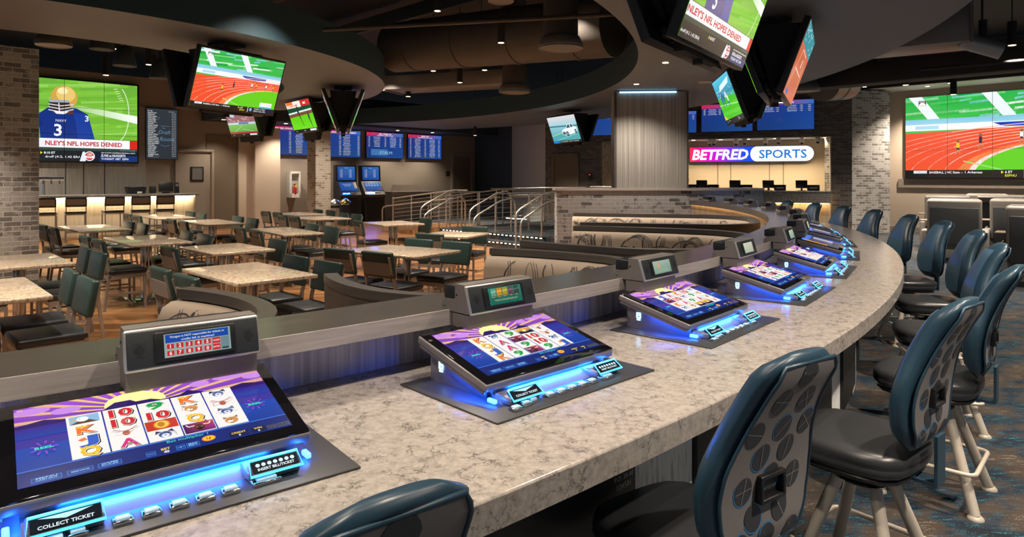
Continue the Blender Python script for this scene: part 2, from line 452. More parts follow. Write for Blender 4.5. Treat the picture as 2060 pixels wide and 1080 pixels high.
def carpet():
    m, t, b = nt('carpet')
    o1 = coords(t, 'Object', (9.0, 48.0, 1), (0, 0, rad(-42)))
    o2 = coords(t, 'Object', (3.2, 5.0, 1), (0, 0, rad(-42)))
    o3 = coords(t, 'Object', (110, 110, 110))
    n1 = N(t, 'ShaderNodeTexNoise', Scale=1.0, Detail=6.0, Roughness=0.75); t.links.new(o1, n1.inputs['Vector'])
    n2 = N(t, 'ShaderNodeTexNoise', Scale=1.0, Detail=3.0, Roughness=0.6); t.links.new(o2, n2.inputs['Vector'])
    n3 = N(t, 'ShaderNodeTexNoise', Scale=1.0, Detail=2.0); t.links.new(o3, n3.inputs['Vector'])
    base = ramp(t, n2.outputs[0], [(0.32, (0.016, 0.018, 0.024)), (0.44, (0.022, 0.032, 0.050)), (0.52, (0.055, 0.042, 0.034)), (0.66, (0.062, 0.050, 0.041))])
    teal = ramp(t, n2.outputs[0], [(0.36, (0.035, 0.165, 0.20)), (0.54, (0.03, 0.085, 0.13)), (0.62, (0.20, 0.17, 0.14))])
    ad = N(t, 'ShaderNodeMath', operation='MULTIPLY_ADD'); ad.inputs[1].default_value = 0.5
    t.links.new(n3.outputs[0], ad.inputs[0]); t.links.new(n1.outputs[0], ad.inputs[2])
    f = ramp(t, ad.outputs[0], [(0.79, (0, 0, 0)), (0.90, (1, 1, 1))])
    c = mixc(t, f.outputs[0], base.outputs[0], teal.outputs[0])
    t.links.new(c, b.inputs['Base Color'])
    b.inputs['Roughness'].default_value = 0.95
    b.inputs['Specular IOR Level'].default_value = 0.1
    return m
MT['carpet'] = carpet()

# emission material that shows the picture drawn in the colour attribute of a screen mesh
def screen_mat(name, strength):
    m, t, b = nt(name)
    a = t.nodes.new('ShaderNodeVertexColor'); a.layer_name = 'picture'
    b.inputs['Base Color'].default_value = (0.005, 0.005, 0.006, 1)
    b.inputs['Roughness'].default_value = 0.15
    t.links.new(a.outputs[0], b.inputs['Emission Color'])
    b.inputs['Emission Strength'].default_value = strength
    return m
MT['screen'] = screen_mat('screen', 1.15)
MT['screen_soft'] = screen_mat('screen_soft', 0.8)
MT['print'] = None
def print_mat():
    m, t, b = nt('printed')
    a = t.nodes.new('ShaderNodeVertexColor'); a.layer_name = 'picture'
    t.links.new(a.outputs[0], b.inputs['Base Color'])
    b.inputs['Roughness'].default_value = 0.4
    return m
MT['print'] = print_mat()
# ------------------------------------------------------------------ pictures on screens, signs and labels
def lin(c):
    if isinstance(c, str): c = tuple(int(c[i:i + 2], 16) / 255 for i in (0, 2, 4))
    return tuple((x / 12.92 if x <= 0.04045 else ((x + 0.055) / 1.055) ** 2.4) for x in c)
GLY = {}
def glyphs(txt, bold, shear):
    k = (txt, bold, shear)
    if k not in GLY:
        c = bpy.data.curves.new('t', 'FONT')
        c.body = txt; c.resolution_u = 2; c.offset = bold; c.shear = shear; c.align_x = 'LEFT'
        o = bpy.data.objects.new('t', c)
        m = bpy.data.meshes.new_from_object(o)
        vs = [(v.co.x, v.co.y) for v in m.vertices]
        fs = [list(p.vertices) for p in m.polygons]
        bpy.data.objects.remove(o); bpy.data.curves.remove(c); bpy.data.meshes.remove(m)
        w = (min((v[0] for v in vs), default=0), max((v[0] for v in vs), default=0))
        GLY[k] = (vs, fs, w)
    return GLY[k]
def clip(pts, cols, w, h):
    for ax, s, lim in ((0, 1, 0.0), (0, -1, w), (1, 1, 0.0), (1, -1, h)):
        out, oc = [], []
        n = len(pts)
        for i in range(n):
            p, q, cp, cq = pts[i], pts[(i + 1) % n], cols[i], cols[(i + 1) % n]
            dp, dq = s * (p[ax] - lim), s * (q[ax] - lim)
            if dp >= 0: out.append(p); oc.append(cp)
            if (dp >= 0) != (dq >= 0):
                t = dp / (dp - dq)
                out.append((p[0] + (q[0] - p[0]) * t, p[1] + (q[1] - p[1]) * t))
                oc.append(tuple(a + (b - a) * t for a, b in zip(cp, cq)))
        pts, cols = out, oc
        if len(pts) < 3: return [], []
    return pts, cols

class Canvas:
    """a w x h picture (metres, origin lower left) made of coloured faces, later layers lie a hair in front"""
    def __init__(s, w, h): s.w, s.h, s.P, s.L = w, h, [], 0
    def poly(s, pts, c, same=False):
        if isinstance(c, list): cols = [lin(x) for x in c]
        else: cols = [lin(c)] * len(pts)
        pts, cols = clip(list(pts), cols, s.w, s.h)
        if len(pts) < 3: return s
        if not same: s.L += 1
        s.P.append((pts, cols, s.L)); return s
    def rect(s, x0, y0, x1, y1, c, same=False): return s.poly([(x0 * s.w, y0 * s.h), (x1 * s.w, y0 * s.h), (x1 * s.w, y1 * s.h), (x0 * s.w, y1 * s.h)], c, same)
    def grad(s, x0, y0, x1, y1, cb, ct): return s.rect(x0, y0, x1, y1, [cb, cb, ct, ct])
    def hgrad(s, x0, y0, x1, y1, stops):
        for (a, ca), (b, cb) in zip(stops, stops[1:]):
            s.rect(x0 + (x1 - x0) * a, y0, x0 + (x1 - x0) * b, y1, [ca, cb, cb, ca], same=a > 0)
        return s
    def disc(s, x, y, rx, ry, c, a0=0, a1=360, n=20, same=False):        # radii are fractions of the height
        full = a1 - a0 >= 360
        pts = [(x * s.w + rx * s.h * math.cos(rad(a0 + (a1 - a0) * i / n)), y * s.h + ry * s.h * math.sin(rad(a0 + (a1 - a0) * i / n))) for i in range(n if full else n + 1)]
        return s.poly(pts, c, same)
    def band(s, pts, wd, c, same=False):                                  # polyline with width, fractions
        Q = [(x * s.w, y * s.h) for x, y in pts]; hw = wd * s.h / 2
        for i, ((x0, y0), (x1, y1)) in enumerate(zip(Q, Q[1:])):
            l = math.hypot(x1 - x0, y1 - y0) or 1
            nx, ny = -(y1 - y0) / l * hw, (x1 - x0) / l * hw
            s.poly([(x0 + nx, y0 + ny), (x0 - nx, y0 - ny), (x1 - nx, y1 - ny), (x1 + nx, y1 + ny)], c, same or i > 0)
        return s
    def P2(s, pts, c, same=False): return s.poly([(x * s.w, y * s.h) for x, y in pts], c, same)
    def text(s, txt, x, y, size, c, align='L', width=None, bold=0.0, shear=0.0):
        vs, fs, (a, b) = glyphs(txt, bold, shear)
        k = size * s.h / 0.7                      # size = cap height as a fraction of the height
        kx = k if width is None else width * s.w / max(b - a, 1e-6)
        x0 = x * s.w - (0 if align == 'L' else (b - a) * kx * (0.5 if align == 'C' else 1.0)) - a * kx
        s.L += 1
        col = lin(c)
        for f in fs:
            pts = [(x0 + vs[i][0] * kx, y * s.h + vs[i][1] * k) for i in f]
            pts, cols = clip(pts, [col] * len(pts), s.w, s.h)
            if len(pts) >= 3: s.P.append((pts, cols, s.L))
        return s
    def mesh(s, name, mats, M=None, depth=0.00025, back=0.0):
        """picture stands in the local x-z plane facing -y, centred on the origin"""
        vs, fs, cols = [], [], []
        if back > 0:                              # a thin solid panel behind the picture
            x, z = s.w / 2, s.h / 2
            o = 0
            vs += [(-x, 0, -z), (x, 0, -z), (x, 0, z), (-x, 0, z), (-x, back, -z), (x, back, -z), (x, back, z), (-x, back, z)]
            for f in ((4, 7, 6, 5), (0, 4, 5, 1), (1, 5, 6, 2), (2, 6, 7, 3), (3, 7, 4, 0)):
                fs.append(list(f)); cols += [(0.004, 0.004, 0.005)] * 4
        boxes = {}
        for pts, cl, L in s.P:
            b = (min(p[0] for p in pts), min(p[1] for p in pts), max(p[0] for p in pts), max(p[1] for p in pts))
            q = boxes.get(L)
            boxes[L] = b if q is None else (min(q[0], b[0]), min(q[1], b[1]), max(q[2], b[2]), max(q[3], b[3]))
        lay, done = {}, []
        for L in sorted(boxes):
            b = boxes[L]
            lay[L] = 1 + max([lay[k] for k, q in done if b[0] < q[2] and q[0] < b[2] and b[1] < q[3] and q[1] < b[3]], default=0)
            done.append((L, b))
        for pts, cl, L in s.P:
            L = lay[L]
            a = sum(pts[i][0] * pts[(i + 1) % len(pts)][1] - pts[(i + 1) % len(pts)][0] * pts[i][1] for i in range(len(pts)))
            if a < 0: pts, cl = pts[::-1], cl[::-1]
            o = len(vs)
            vs += [(p[0] - s.w / 2, -L * depth, p[1] - s.h / 2) for p in pts]
            fs.append(list(range(o, o + len(pts)))); cols += list(cl)
        if M is not None: vs = [tuple(M @ Vector(v)) for v in vs]
        me = bpy.data.meshes.new(name)
        me.from_pydata(vs, [], fs)
        at_ = me.color_attributes.new('picture', 'FLOAT_COLOR', 'CORNER')
        at_.data.foreach_set('color', [q for c in cols for q in (*c, 1.0)])
        me.materials.append(mats)
        me.update()
        return me
    def build(s, name, m, parent=None, M=None, **kw):
        o = bpy.data.objects.new(name, s.mesh(name, m, M, **kw))
        COL.objects.link(o)
        if parent: o.parent = parent
        return o

R = random.Random(5)
def pic_track(w, h):
    c = Canvas(w, h); r = random.Random(3)
    c.grad(0, 0, 1, 1, '5fbf3c', '2fae4e')
    for i in range(60):                                   # blurred crowd and hedges
        y = 0.68 + 0.32 * r.random(); x = r.random() * 1.1 - 0.1; l = 0.05 + 0.22 * r.random()
        c.P2([(x, y), (x + l, y + 0.02), (x + l, y + 0.045), (x, y + 0.025)], r.choice(['1faa3a', '7fd47a', 'd8e8dc', 'f2f2f2', '128a3a', '88c8d0', '35c24a', 'a03040' if r.random() < .3 else '26b060']), True)
    for x in (0.1, 0.52):
        c.P2([(x - 0.08, 1), (x, 1), (x + 0.12, 0.68), (x + 0.05, 0.68)], 'e4ecee')
    c.grad(0, 0.64, 1, 0.72, '9ccfe0', '7fc0d8'); c.grad(0, 0.58, 1, 0.655, 'f4f6f8', 'ffffff')
    c.rect(0.06, 0.595, 0.2, 0.64, 'a8d4e4'); c.P2([(0.5, 0.645), (0.56, 0.595), (0.8, 0.595), (0.82, 0.645)], '1a3fae')
    # curved track: rings around a centre to the right, flattened
    def curve(k, n=22):
        return [(0.98 + (0.62 + 0.62 * k) * math.cos(a), 0.02 + (0.42 + 0.165 * k) * math.sin(a)) for a in [PI * (0.42 + 0.62 * i / n) for i in range(n + 1)]]
    def ringfill(k0, k1, col, same=False):
        A, B = curve(k0), curve(k1)
        for i in range(len(A) - 1): c.P2([A[i], A[i + 1], B[i + 1], B[i]], col, same or i > 0)
    c.P2([(0, 0), (1, 0), (1, 0.575), (0.55, 0.585), (0, 0.55)], 'e8502c')
    for k in (0.22, 0.38, 0.54, 0.70, 0.86, 1.02, 1.2): c.band(curve(k), 0.010, 'f4b8a4')
    ringfill(0.0, 0.10, 'f2884c'); ringfill(-0.06, 0.0, 'f4f4ee')
    A = curve(-0.06)
    c.P2(A + [(1.0, 0.0)] if False else [(1, 0.0)] + A, '62c81e')
    c.band([(0.34, 0.2), (0.62, 0.06), (0.75, 0.02)], 0.012, '9ade7a')
    for x, y, s, col in ((0.31, 0.36, 1.0, 'f0c020'), (0.435, 0.43, .95, '30343c'), (0.65, 0.47, .9, 'f4f4f4'), (0.705, 0.475, .85, 'e8a030'), (0.83, 0.48, .85, 'f4f4f4'), (0.925, 0.48, .75, 'f0b030')):
        c.rect(x - 0.009 * s, y, x + 0.009 * s, y + 0.06 * s, col); c.disc(x, y + 0.08 * s, 0.016 * s, 0.018 * s, '8a5a3a', n=8)
        c.rect(x - 0.008 * s, y - 0.025 * s, x + 0.008 * s, y, '202830'); c.band([(x - 0.003, y - 0.02), (x - 0.012 * s, y - 0.08 * s)], 0.012, 'c08060'); c.band([(x + 0.003, y - 0.02), (x + 0.013 * s, y - 0.07 * s)], 0.012, 'c08060')
    c.P2([(0.08, 0.88), (0.125, 0.88), (0.125, 0.95), (0.08, 0.95)], '20282c'); c.disc(0.1025, 0.89, 0.038, 0.04, 'f0f0ea', n=14); c.text('2021', 0.1025, 0.88, 0.018, 'c08030', 'C')
    c.text('UNITED', 0.1025, 0.93, 0.014, 'ffffff', 'C')
    c.rect(0, 0, 1, 0.095, '14161a'); c.rect(0.0, 0.0, 0.66, 0.095, [(.10, .08, .07), (.16, .10, .07), (.14, .12, .08), (.06, .07, .09)])
    c.rect(0.05, 0.055, 0.13, 0.088, 'e8ecf0'); c.text('COMING UP', 0.09, 0.063, 0.016, '203050', 'C', 0.072)
    c.text('BASEBALL | NC State', 0.145, 0.055, 0.026, 'ffffff', width=0.175, bold=0.01); c.text('vs', 0.325, 0.055, 0.020, 'b0b0b0'); c.text('1 Arkansas', 0.35, 0.055, 0.026, 'ffffff', width=0.095, bold=0.01)
    c.P2([(0.545, 0.05), (0.558, 0.066), (0.545, 0.085)], 'f0e030'); c.text('6 ET', 0.565, 0.056, 0.026, 'ffffff', bold=0.01); c.text('ESPNU', 0.565, 0.016, 0.026, 'e8e030', bold=0.01)
    c.rect(0.662, 0, 0.668, 0.095, 'e8ecf0'); c.rect(0.668, 0, 1, 0.095, '0c1830'); c.disc(0.70, 0.05, 0.03, 0.034, '7fb0d0', n=6)
    c.text('TURKEY vs ITALY', 0.74, 0.056, 0.024, 'ffffff', width=0.15); c.text('FRIDAY 2:30p  ESPN', 0.74, 0.018, 0.022, 'ffffff', width=0.15)
    c.rect(0.80, 0.115, 0.955, 0.2, 'f2f6f8'); c.rect(0.80, 0.1, 0.955, 0.125, '40b0d8'); c.text('2:58.1', 0.945, 0.145, 0.03, '406080', 'R')
    return c

def pic_football(w, h, px=.33, tx=.0, tw=.80):
    """banner picture; x0 shifts the subject"""
    c = Canvas(w, h); r = random.Random(8)
    c.grad(0, 0, 1, 1, '78b832', '66a838')
    for i in range(70):
        y = 0.28 + 0.75 * r.random(); x = r.random() * 1.2 - 0.2; l = 0.2 + 0.5 * r.random()
        c.P2([(x, y), (x + l, y + l * 0.16), (x + l, y + l * 0.16 + 0.03), (x, y + 0.03)], r.choice(['6fb52e', '86c44a', '7cba3c', '5ea02c', '92cc58']), True)
    c.P2([(0.52, 0.66), (0.60, 0.69), (1, 0.60), (1, 0.50)], [(.55, .76, .35), (.62, .8, .45), (.95, .97, .95), (.93, .96, .93)])
    c.band([(0.85 + 0.09 * math.sin(a), 0.62 + 0.36 * math.cos(a)) for a in [PI * i / 14 for i in range(2, 14)]], 0.008, 'e4f0dc')
    for i in range(6): c.band([(0.83 + .008 * i, 0.93 - 0.028 * i), (0.86 + .008 * i, 0.94 - 0.028 * i)], 0.006, 'e0ecd8', True)
    x = px
    # player: jersey, arm, helmet with cage
    c.P2([(x - 0.15, 0.28), (x - 0.165, 0.56), (x - 0.08, 0.68), (x + 0.08, 0.655), (x + 0.155, 0.585), (x + 0.185, 0.28)], '16307e')
    c.P2([(x + 0.06, 0.60), (x + 0.155, 0.585), (x + 0.20, 0.28), (x + 0.09, 0.28)], '1c3c96'); c.P2([(x - 0.165, 0.56), (x - 0.21, 0.46), (x - 0.24, 0.40), (x - 0.19, 0.36), (x - 0.13, 0.44)], '142a70')
    c.disc(x - 0.25, 0.43, 0.075, 0.09, 'b02030', n=14); c.disc(x - 0.23, 0.45, 0.03, 0.05, 'e8e8f0', n=10)
    c.text('3', x - 0.065, 0.31, 0.14, 'eef0f6', bold=0.02); c.text('3', x + 0.135, 0.50, 0.07, 'e4e8f4', bold=0.02); c.text('NAVY', x - 0.02, 0.48, 0.03, 'd0d4dc', 'C', bold=0.01)
    c.P2([(x - 0.07, 0.58), (x + 0.06, 0.58), (x + 0.05, 0.68), (x - 0.06, 0.68)], '5a3424')
    c.disc(x, 0.78, 0.14, 0.145, 'c8a048', n=26); c.disc(x + 0.010, 0.82, 0.10, 0.095, 'e2c070', n=22); c.disc(x - 0.01, 0.86, 0.055, 0.04, 'f4e2a8', n=16)
    c.P2([(x - 0.10, 0.72), (x + 0.03, 0.73), (x + 0.045, 0.64), (x - 0.02, 0.59), (x - 0.085, 0.62)], '3a241c')
    c.P2([(x - 0.095, 0.745), (x + 0.03, 0.75), (x + 0.03, 0.72), (x - 0.095, 0.712)], '9aa6b8')
    for i in range(3): c.band([(x - 0.10, 0.69 - 0.035 * i), (x - 0.02, 0.675 - 0.038 * i), (x + 0.06, 0.70 - 0.03 * i)], 0.012, 'ccd2dc')
    c.band([(x - 0.035, 0.71), (x - 0.03, 0.58)], 0.012, 'ccd2dc'); c.P2([(x - 0.07, 0.61), (x + 0.03, 0.61), (x, 0.575), (x - 0.05, 0.575)], 'e8e8ec')
    c.rect(0, 0.0, 1, 0.28, '1a1e26'); c.rect(0, 0.165, 0.945, 0.275, [(.86, .86, .88), (.93, .93, .94), (.95, .95, .96), (.88, .88, .9)])
    c.rect(0.945, 0.165, 1, 0.275, 'd02418'); c.rect(0, 0.13, 1, 0.165, '2c4038')
    c.text('NLEY\'S NFL HOPES DENIED', tx + .005, 0.192, 0.052, 'b81c24', width=tw, bold=0.03)
    c.text('SPORTSCENTER', 0.985, 0.138, 0.017, '7c8890', 'R')
    c.rect(0, 0, 1, 0.13, '16181e'); c.P2([(0.35, 0.082), (0.364, 0.098), (0.35, 0.114)], 'f0e030'); c.text('8:10 ET', 0.372, 0.086, 0.026, 'ffffff', bold=0.01)
    c.text('druff (4-2, 1.42 ERA)', tx + .005, 0.04, 0.026, 'ffffff', width=0.235)
    c.rect(0.60, 0, 1, 0.13, '0a1226'); c.rect(0.735, 0.0, 1, 0.075, '132a6a'); c.disc(0.665, 0.065, 0.058, 0.06, 'f0f2f6', n=20); c.disc(0.665, 0.065, 0.048, 0.05, 'c03028', n=20)
    c.rect(0.628, 0.04, 0.70, 0.07, 'f0f2f6'); c.text('ESPN', 0.664, 0.046, 0.019, 'c02020', 'C', shear=0.2, bold=0.02); c.P2([(0.60, 0.0), (0.62, 0.12), (0.635, 0.12), (0.64, 0.0)], 'dfe4ee')
    c.text('NBA', 0.668, 0.082, 0.018, 'ffffff', 'C', bold=0.02)
    c.text('NBA PLAYOFFS CONFERENCE SEMIFINALS: GAME 2', 0.745, 0.105, 0.014, 'ffffff', width=0.24); c.text('SUNS at NUGGETS', 0.745, 0.062, 0.030, 'ffffff', width=0.17, bold=0.012); c.text('TONIGHT 10ET  ESPN', 0.745, 0.022, 0.026, 'ffffff', width=0.19)
    return c

def pic_soccer(w, h):
    c = Canvas(w, h); r = random.Random(4)
    c.grad(0, 0, 1, 1, '3fb01e', '52b4c0')
    c.grad(0, 0.62, 1, 1, '2a90b0', '58c0dc')
    for i in range(50): c.rect(*(lambda x, y: (x, y, x + .03, y + .02))(r.random(), 0.55 + .2 * r.random()), r.choice(['c04038', '4a6078', 'd0d8e0', '2c5a88', '984048', 'e8d8c0']), True)
    c.P2([(0.25, .72), (0.85, .80), (0.95, .92), (.35, .84)], 'd8eef0'); c.P2([(0, 0.1), (1, 0.1), (1, 0.52), (0, 0.60)], '46bc20')
    for y in (0.2, 0.36): c.P2([(0, y), (1, y - .03), (1, y + 0.05), (0, y + 0.08)], '58c830')
    c.band([(0.0, .45), (1.0, .34)], .01, 'e8f4e0')
    for x, y, col in ((.28, .55, '2450a0'), (.36, .50, '2450a0'), (.22, .48, '3a68b8'), (.52, .55, 'e8ecf0'), (.56, .46, 'dfe8ee')):
        c.rect(x - .03, y, x + .03, y + .12, col); c.disc(x, y + .15, .02, .025, '8a5a40', n=8); c.rect(x - .02, y - .12, x - .005, y, '204080'); c.rect(x + .005, y - .12, x + .02, y, '204080')
    c.P2([(0, .1), (0, .22), (.12, .14), (.2, .1)], 'e8c020')
    c.rect(0, 0, 1, .1, '101318'); c.disc(.1, .05, .03, .03, '3aa0d0', n=8); c.text('2:00 PM', .2, .05, .022, 'ffffff'); c.rect(.66, .0, 1, .1, '1c2430'); c.text('SUNS', .74, .055, .022, 'ffffff'); c.text('TONIGHT', .74, .02, .02, 'ffffff')
    return c
def pic_pitch(w, h, v=0):
    """baseball style screen"""
    c = Canvas(w, h)
    c.grad(0, 0, 1, 1, '6cd81a', '58b820')
    if v == 0:
        c.rect(0, .62, 1, 1, '1c4a30'); c.rect(0, .80, .62, 1, 'e8e4dc'); c.rect(0.02, .9, .3, 1, 'f07030'); c.text('COMFORT', .05, .83, .06, 'e06020', width=.45, bold=.02)
        c.rect(.62, .82, 1, 1, 'd02828'); c.text('GMC', .72, .87, .07, 'ffffff', bold=.02); c.P2([(0, .60), (1, .66), (1, .71), (0, .65)], 'd8ecf0'); c.P2([(0, .5), (1, .56), (1, .66), (0, .60)], '7a4a34')
        for x, y, s in ((.42, .62, 1), (.80, .40, .8)):
            c.P2([(x - .03 * s, y), (x + .04 * s, y), (x + .05 * s, y + .2 * s), (x - .02 * s, y + .2 * s)], '2a3436'); c.disc(x + .01, y + .24 * s, .03, .035, '4a3428', n=9)
            c.P2([(x - .02, y), (x + .0, y), (x + .10 * s, y - .42 * s), (x + .08 * s, y - .42 * s)], '263228'); c.P2([(x + .02, y), (x + .04, y), (x + .06 * s, y - .30 * s), (x + .045 * s, y - .30 * s)], '263228')
    else:
        c.rect(0, .58, 1, 1, '8a5a62'); r = random.Random(2)
        for i in range(70): c.rect(*(lambda x, y: (x, y, x + .05, y + .03))(r.random(), .6 + .38 * r.random()), r.choice(['b06a70', 'd8ccd0', '7c4048', 'c89aa0', 'a0505c']), True)
        c.P2([(.0, .9), (.3, .8), (.3, 1), (0, 1)], 'b8c4d0'); c.rect(0, .50, 1, .59, 'b8c8d4'); c.rect(.4, .51, .75, .58, '2a6fae'); c.grad(0, .1, 1, .5, '4e9a38', '74b45a')
        c.band([(.1, .12), (.5, .44)], .01, 'd8e8d0'); c.band([(.5, .3), (.98, .14)], .01, 'd8e8d0'); c.rect(0, .1, 1, .18, 'a03038')
    c.rect(0, 0, 1, .1, '101318'); c.text('7:05', .1, .03, .03, 'ffffff'); c.text('FINAL', .45, .03, .03, 'ffffff'); c.rect(.7, .02, .95, .08, 'dfe4ea')
    return c
def pic_court(w, h):
    c = Canvas(w, h)
    c.grad(0, 0, 1, 1, 'c0583a', 'c86a48'); c.rect(0, .72, 1, 1, '2f8a94'); r = random.Random(9)
    for i in range(60): c.rect(*(lambda x, y: (x, y, x + .04, y + .03))(r.random(), .74 + .24 * r.random()), r.choice(['1f6a78', '60b0b8', 'd0dce0', '24505c']), True)
    c.band([(.1, .12), (.3, .68), (.7, .68), (.9, .12)], .012, 'e8dcd0'); c.band([(.2, .4), (.8, .4)], .012, 'e8dcd0'); c.P2([(.1, .02), (.3, .02), (.3, .09), (.1, .09)], '1f5a9a')
    c.rect(.55, .48, .58, .6, 'e8e8e8')
    return c
def pic_car(w, h):
    c = Canvas(w, h)
    c.grad(0, 0, 1, 1, '2a8a98', 'a8dce6'); c.grad(0, .62, 1, 1, '90c8d4', 'd8d0d0'); c.P2([(0, .62), (1, .58), (1, .63), (0, .67)], '2c7884'); c.P2([(0, .1), (0, .3), (1, .45), (1, .1)], '4ca4a8')
    c.band([(0, .28), (.5, .40)], .02, 'c8d87a'); c.band([(.2, .12), (.9, .30)], .012, 'a8d8d8')
    c.P2([(.42, .30), (.41, .42), (.46, .50), (.58, .54), (.66, .68), (.80, .70), (.88, .58), (.95, .54), (.96, .38), (.86, .33), (.56, .27)], 'e4ecf0')
    c.P2([(.60, .54), (.67, .66), (.73, .67), (.74, .55)], '2a5a68'); c.P2([(.76, .55), (.76, .67), (.80, .68), (.86, .58)], '2a5a68')
    c.disc(.60, .33, .085, .09, '14242c', n=18); c.disc(.60, .33, .045, .05, '8ab0b8', n=12); c.disc(.90, .40, .06, .08, '14242c', n=18); c.disc(.90, .40, .03, .04, '8ab0b8', n=10)
    c.P2([(.43, .31), (.44, .42), (.54, .40), (.54, .30)], '3a5a64')
    c.rect(0, 0, 1, .09, '0c1c30'); c.rect(0, 0, .22, .09, '1a7ac8'); c.disc(.27, .045, .03, .03, '50c8e8', n=8); c.text('HEADLINES  7:30 ET  TONIGHT', .32, .03, .035, 'e8e8b0', width=.6)
    return c
def pic_odds(w, h, title, sub, cols, rows, seed, bright=1.0, mirror=None, head=True):
    c = Canvas(w, h); r = random.Random(seed)
    c.rect(0, 0, 1, 1, ['16346c', '1a4486', '1c3d90', '20307c'])
    c.hgrad(0, .86, 1, 1, [(0, 'c81e46'), (.45, '8a3a78'), (1, '2a66b4')])
    c.text(title, .5, .925 if sub else .90, .045, 'ffffff', 'C', min(.8, .03 * len(title)), bold=.015)
    if sub: c.text(sub, .5, .868, .035, 'ffffff', 'C', min(.7, .019 * len(sub)), bold=.01)
    NM = ['HAMLIN', 'LARSON', 'ELLIOTT', 'TRUEX', 'LOGANO', 'BUSCH', 'BYRON', 'HARVICK', 'BLANEY', 'BOWMAN', 'KESELOWSKI', 'BELL', 'DILLON', 'BUESCHER', 'CUSTER', 'SUAREZ']
    for i in range(rows):
        y = .80 - i * .78 / max(rows, 13)
        for x, kind in cols:
            if kind == 'n': c.text(str(401 + i * 3 + int(x * 10)), x, y, .028, 'ffffff', 'C', .04)
            elif kind == 'o': c.text(('+' if r.random() < .6 else '-') + str(r.choice([110, 125, 180, 250, 400, 650, 900])), x, y, .028, 'ffe858' if i % 3 == 0 else 'ffffff', 'C', .05)
            else: c.text(r.choice(NM), x, y, .028, 'e8ecf4' if r.random() < .75 else 'f0e070', 'C', .13 + .05 * r.random())
    if mirror: c.rect(.12, .10, .56, .34, '3a6ea4'); c.text('STROPS'[:0] or 'PORTS', .52, .15, .11, '90c0dc', 'C', -.34)  # mirrored lettering is a reflection painted into the board picture
    return c
def pic_menu(w, h):
    c = Canvas(w, h); r = random.Random(6)
    c.grad(0, 0, 1, 1, '2e343c', '3a4048'); c.text('On Tap', .04, .945, .02, 'ffffff', bold=.02); c.text('DRAFT', .72, .945, .015, 'e0e0e0', width=.2)
    c.text('The', .55, .60, .035, '66809a', 'C', shear=.3); c.text('Draft', .58, .50, .075, '66809a', 'C', shear=.3, bold=.015); c.text('Room', .66, .36, .08, '66809a', 'C', shear=.3, bold=.015)
    c.band([(.45, .66), (.75, .66)], .008, '66809a'); c.band([(.45, .28), (.6, .25), (.75, .28)], .008, '66809a')
    for i in range(25):
        y = .91 - i * .036
        c.text(r.choice(['PALE LAGER', 'AMBER ALE', 'WHEAT BEER', 'STOUT', 'PILSNER', 'HARD CIDER', 'BROWN ALE']), .05, y, .016, 'f4f4f4', width=.16 + .2 * r.random(), bold=.03)
        c.text('%d.00  %d.50' % (5 + i % 4, 3 + i % 3), .82, y, .016, 'f4f4f4', width=.13)
        c.rect(.05, y - .010, .05 + .2 + .2 * r.random(), y - .006, 'a0a8b0', True)
    return c

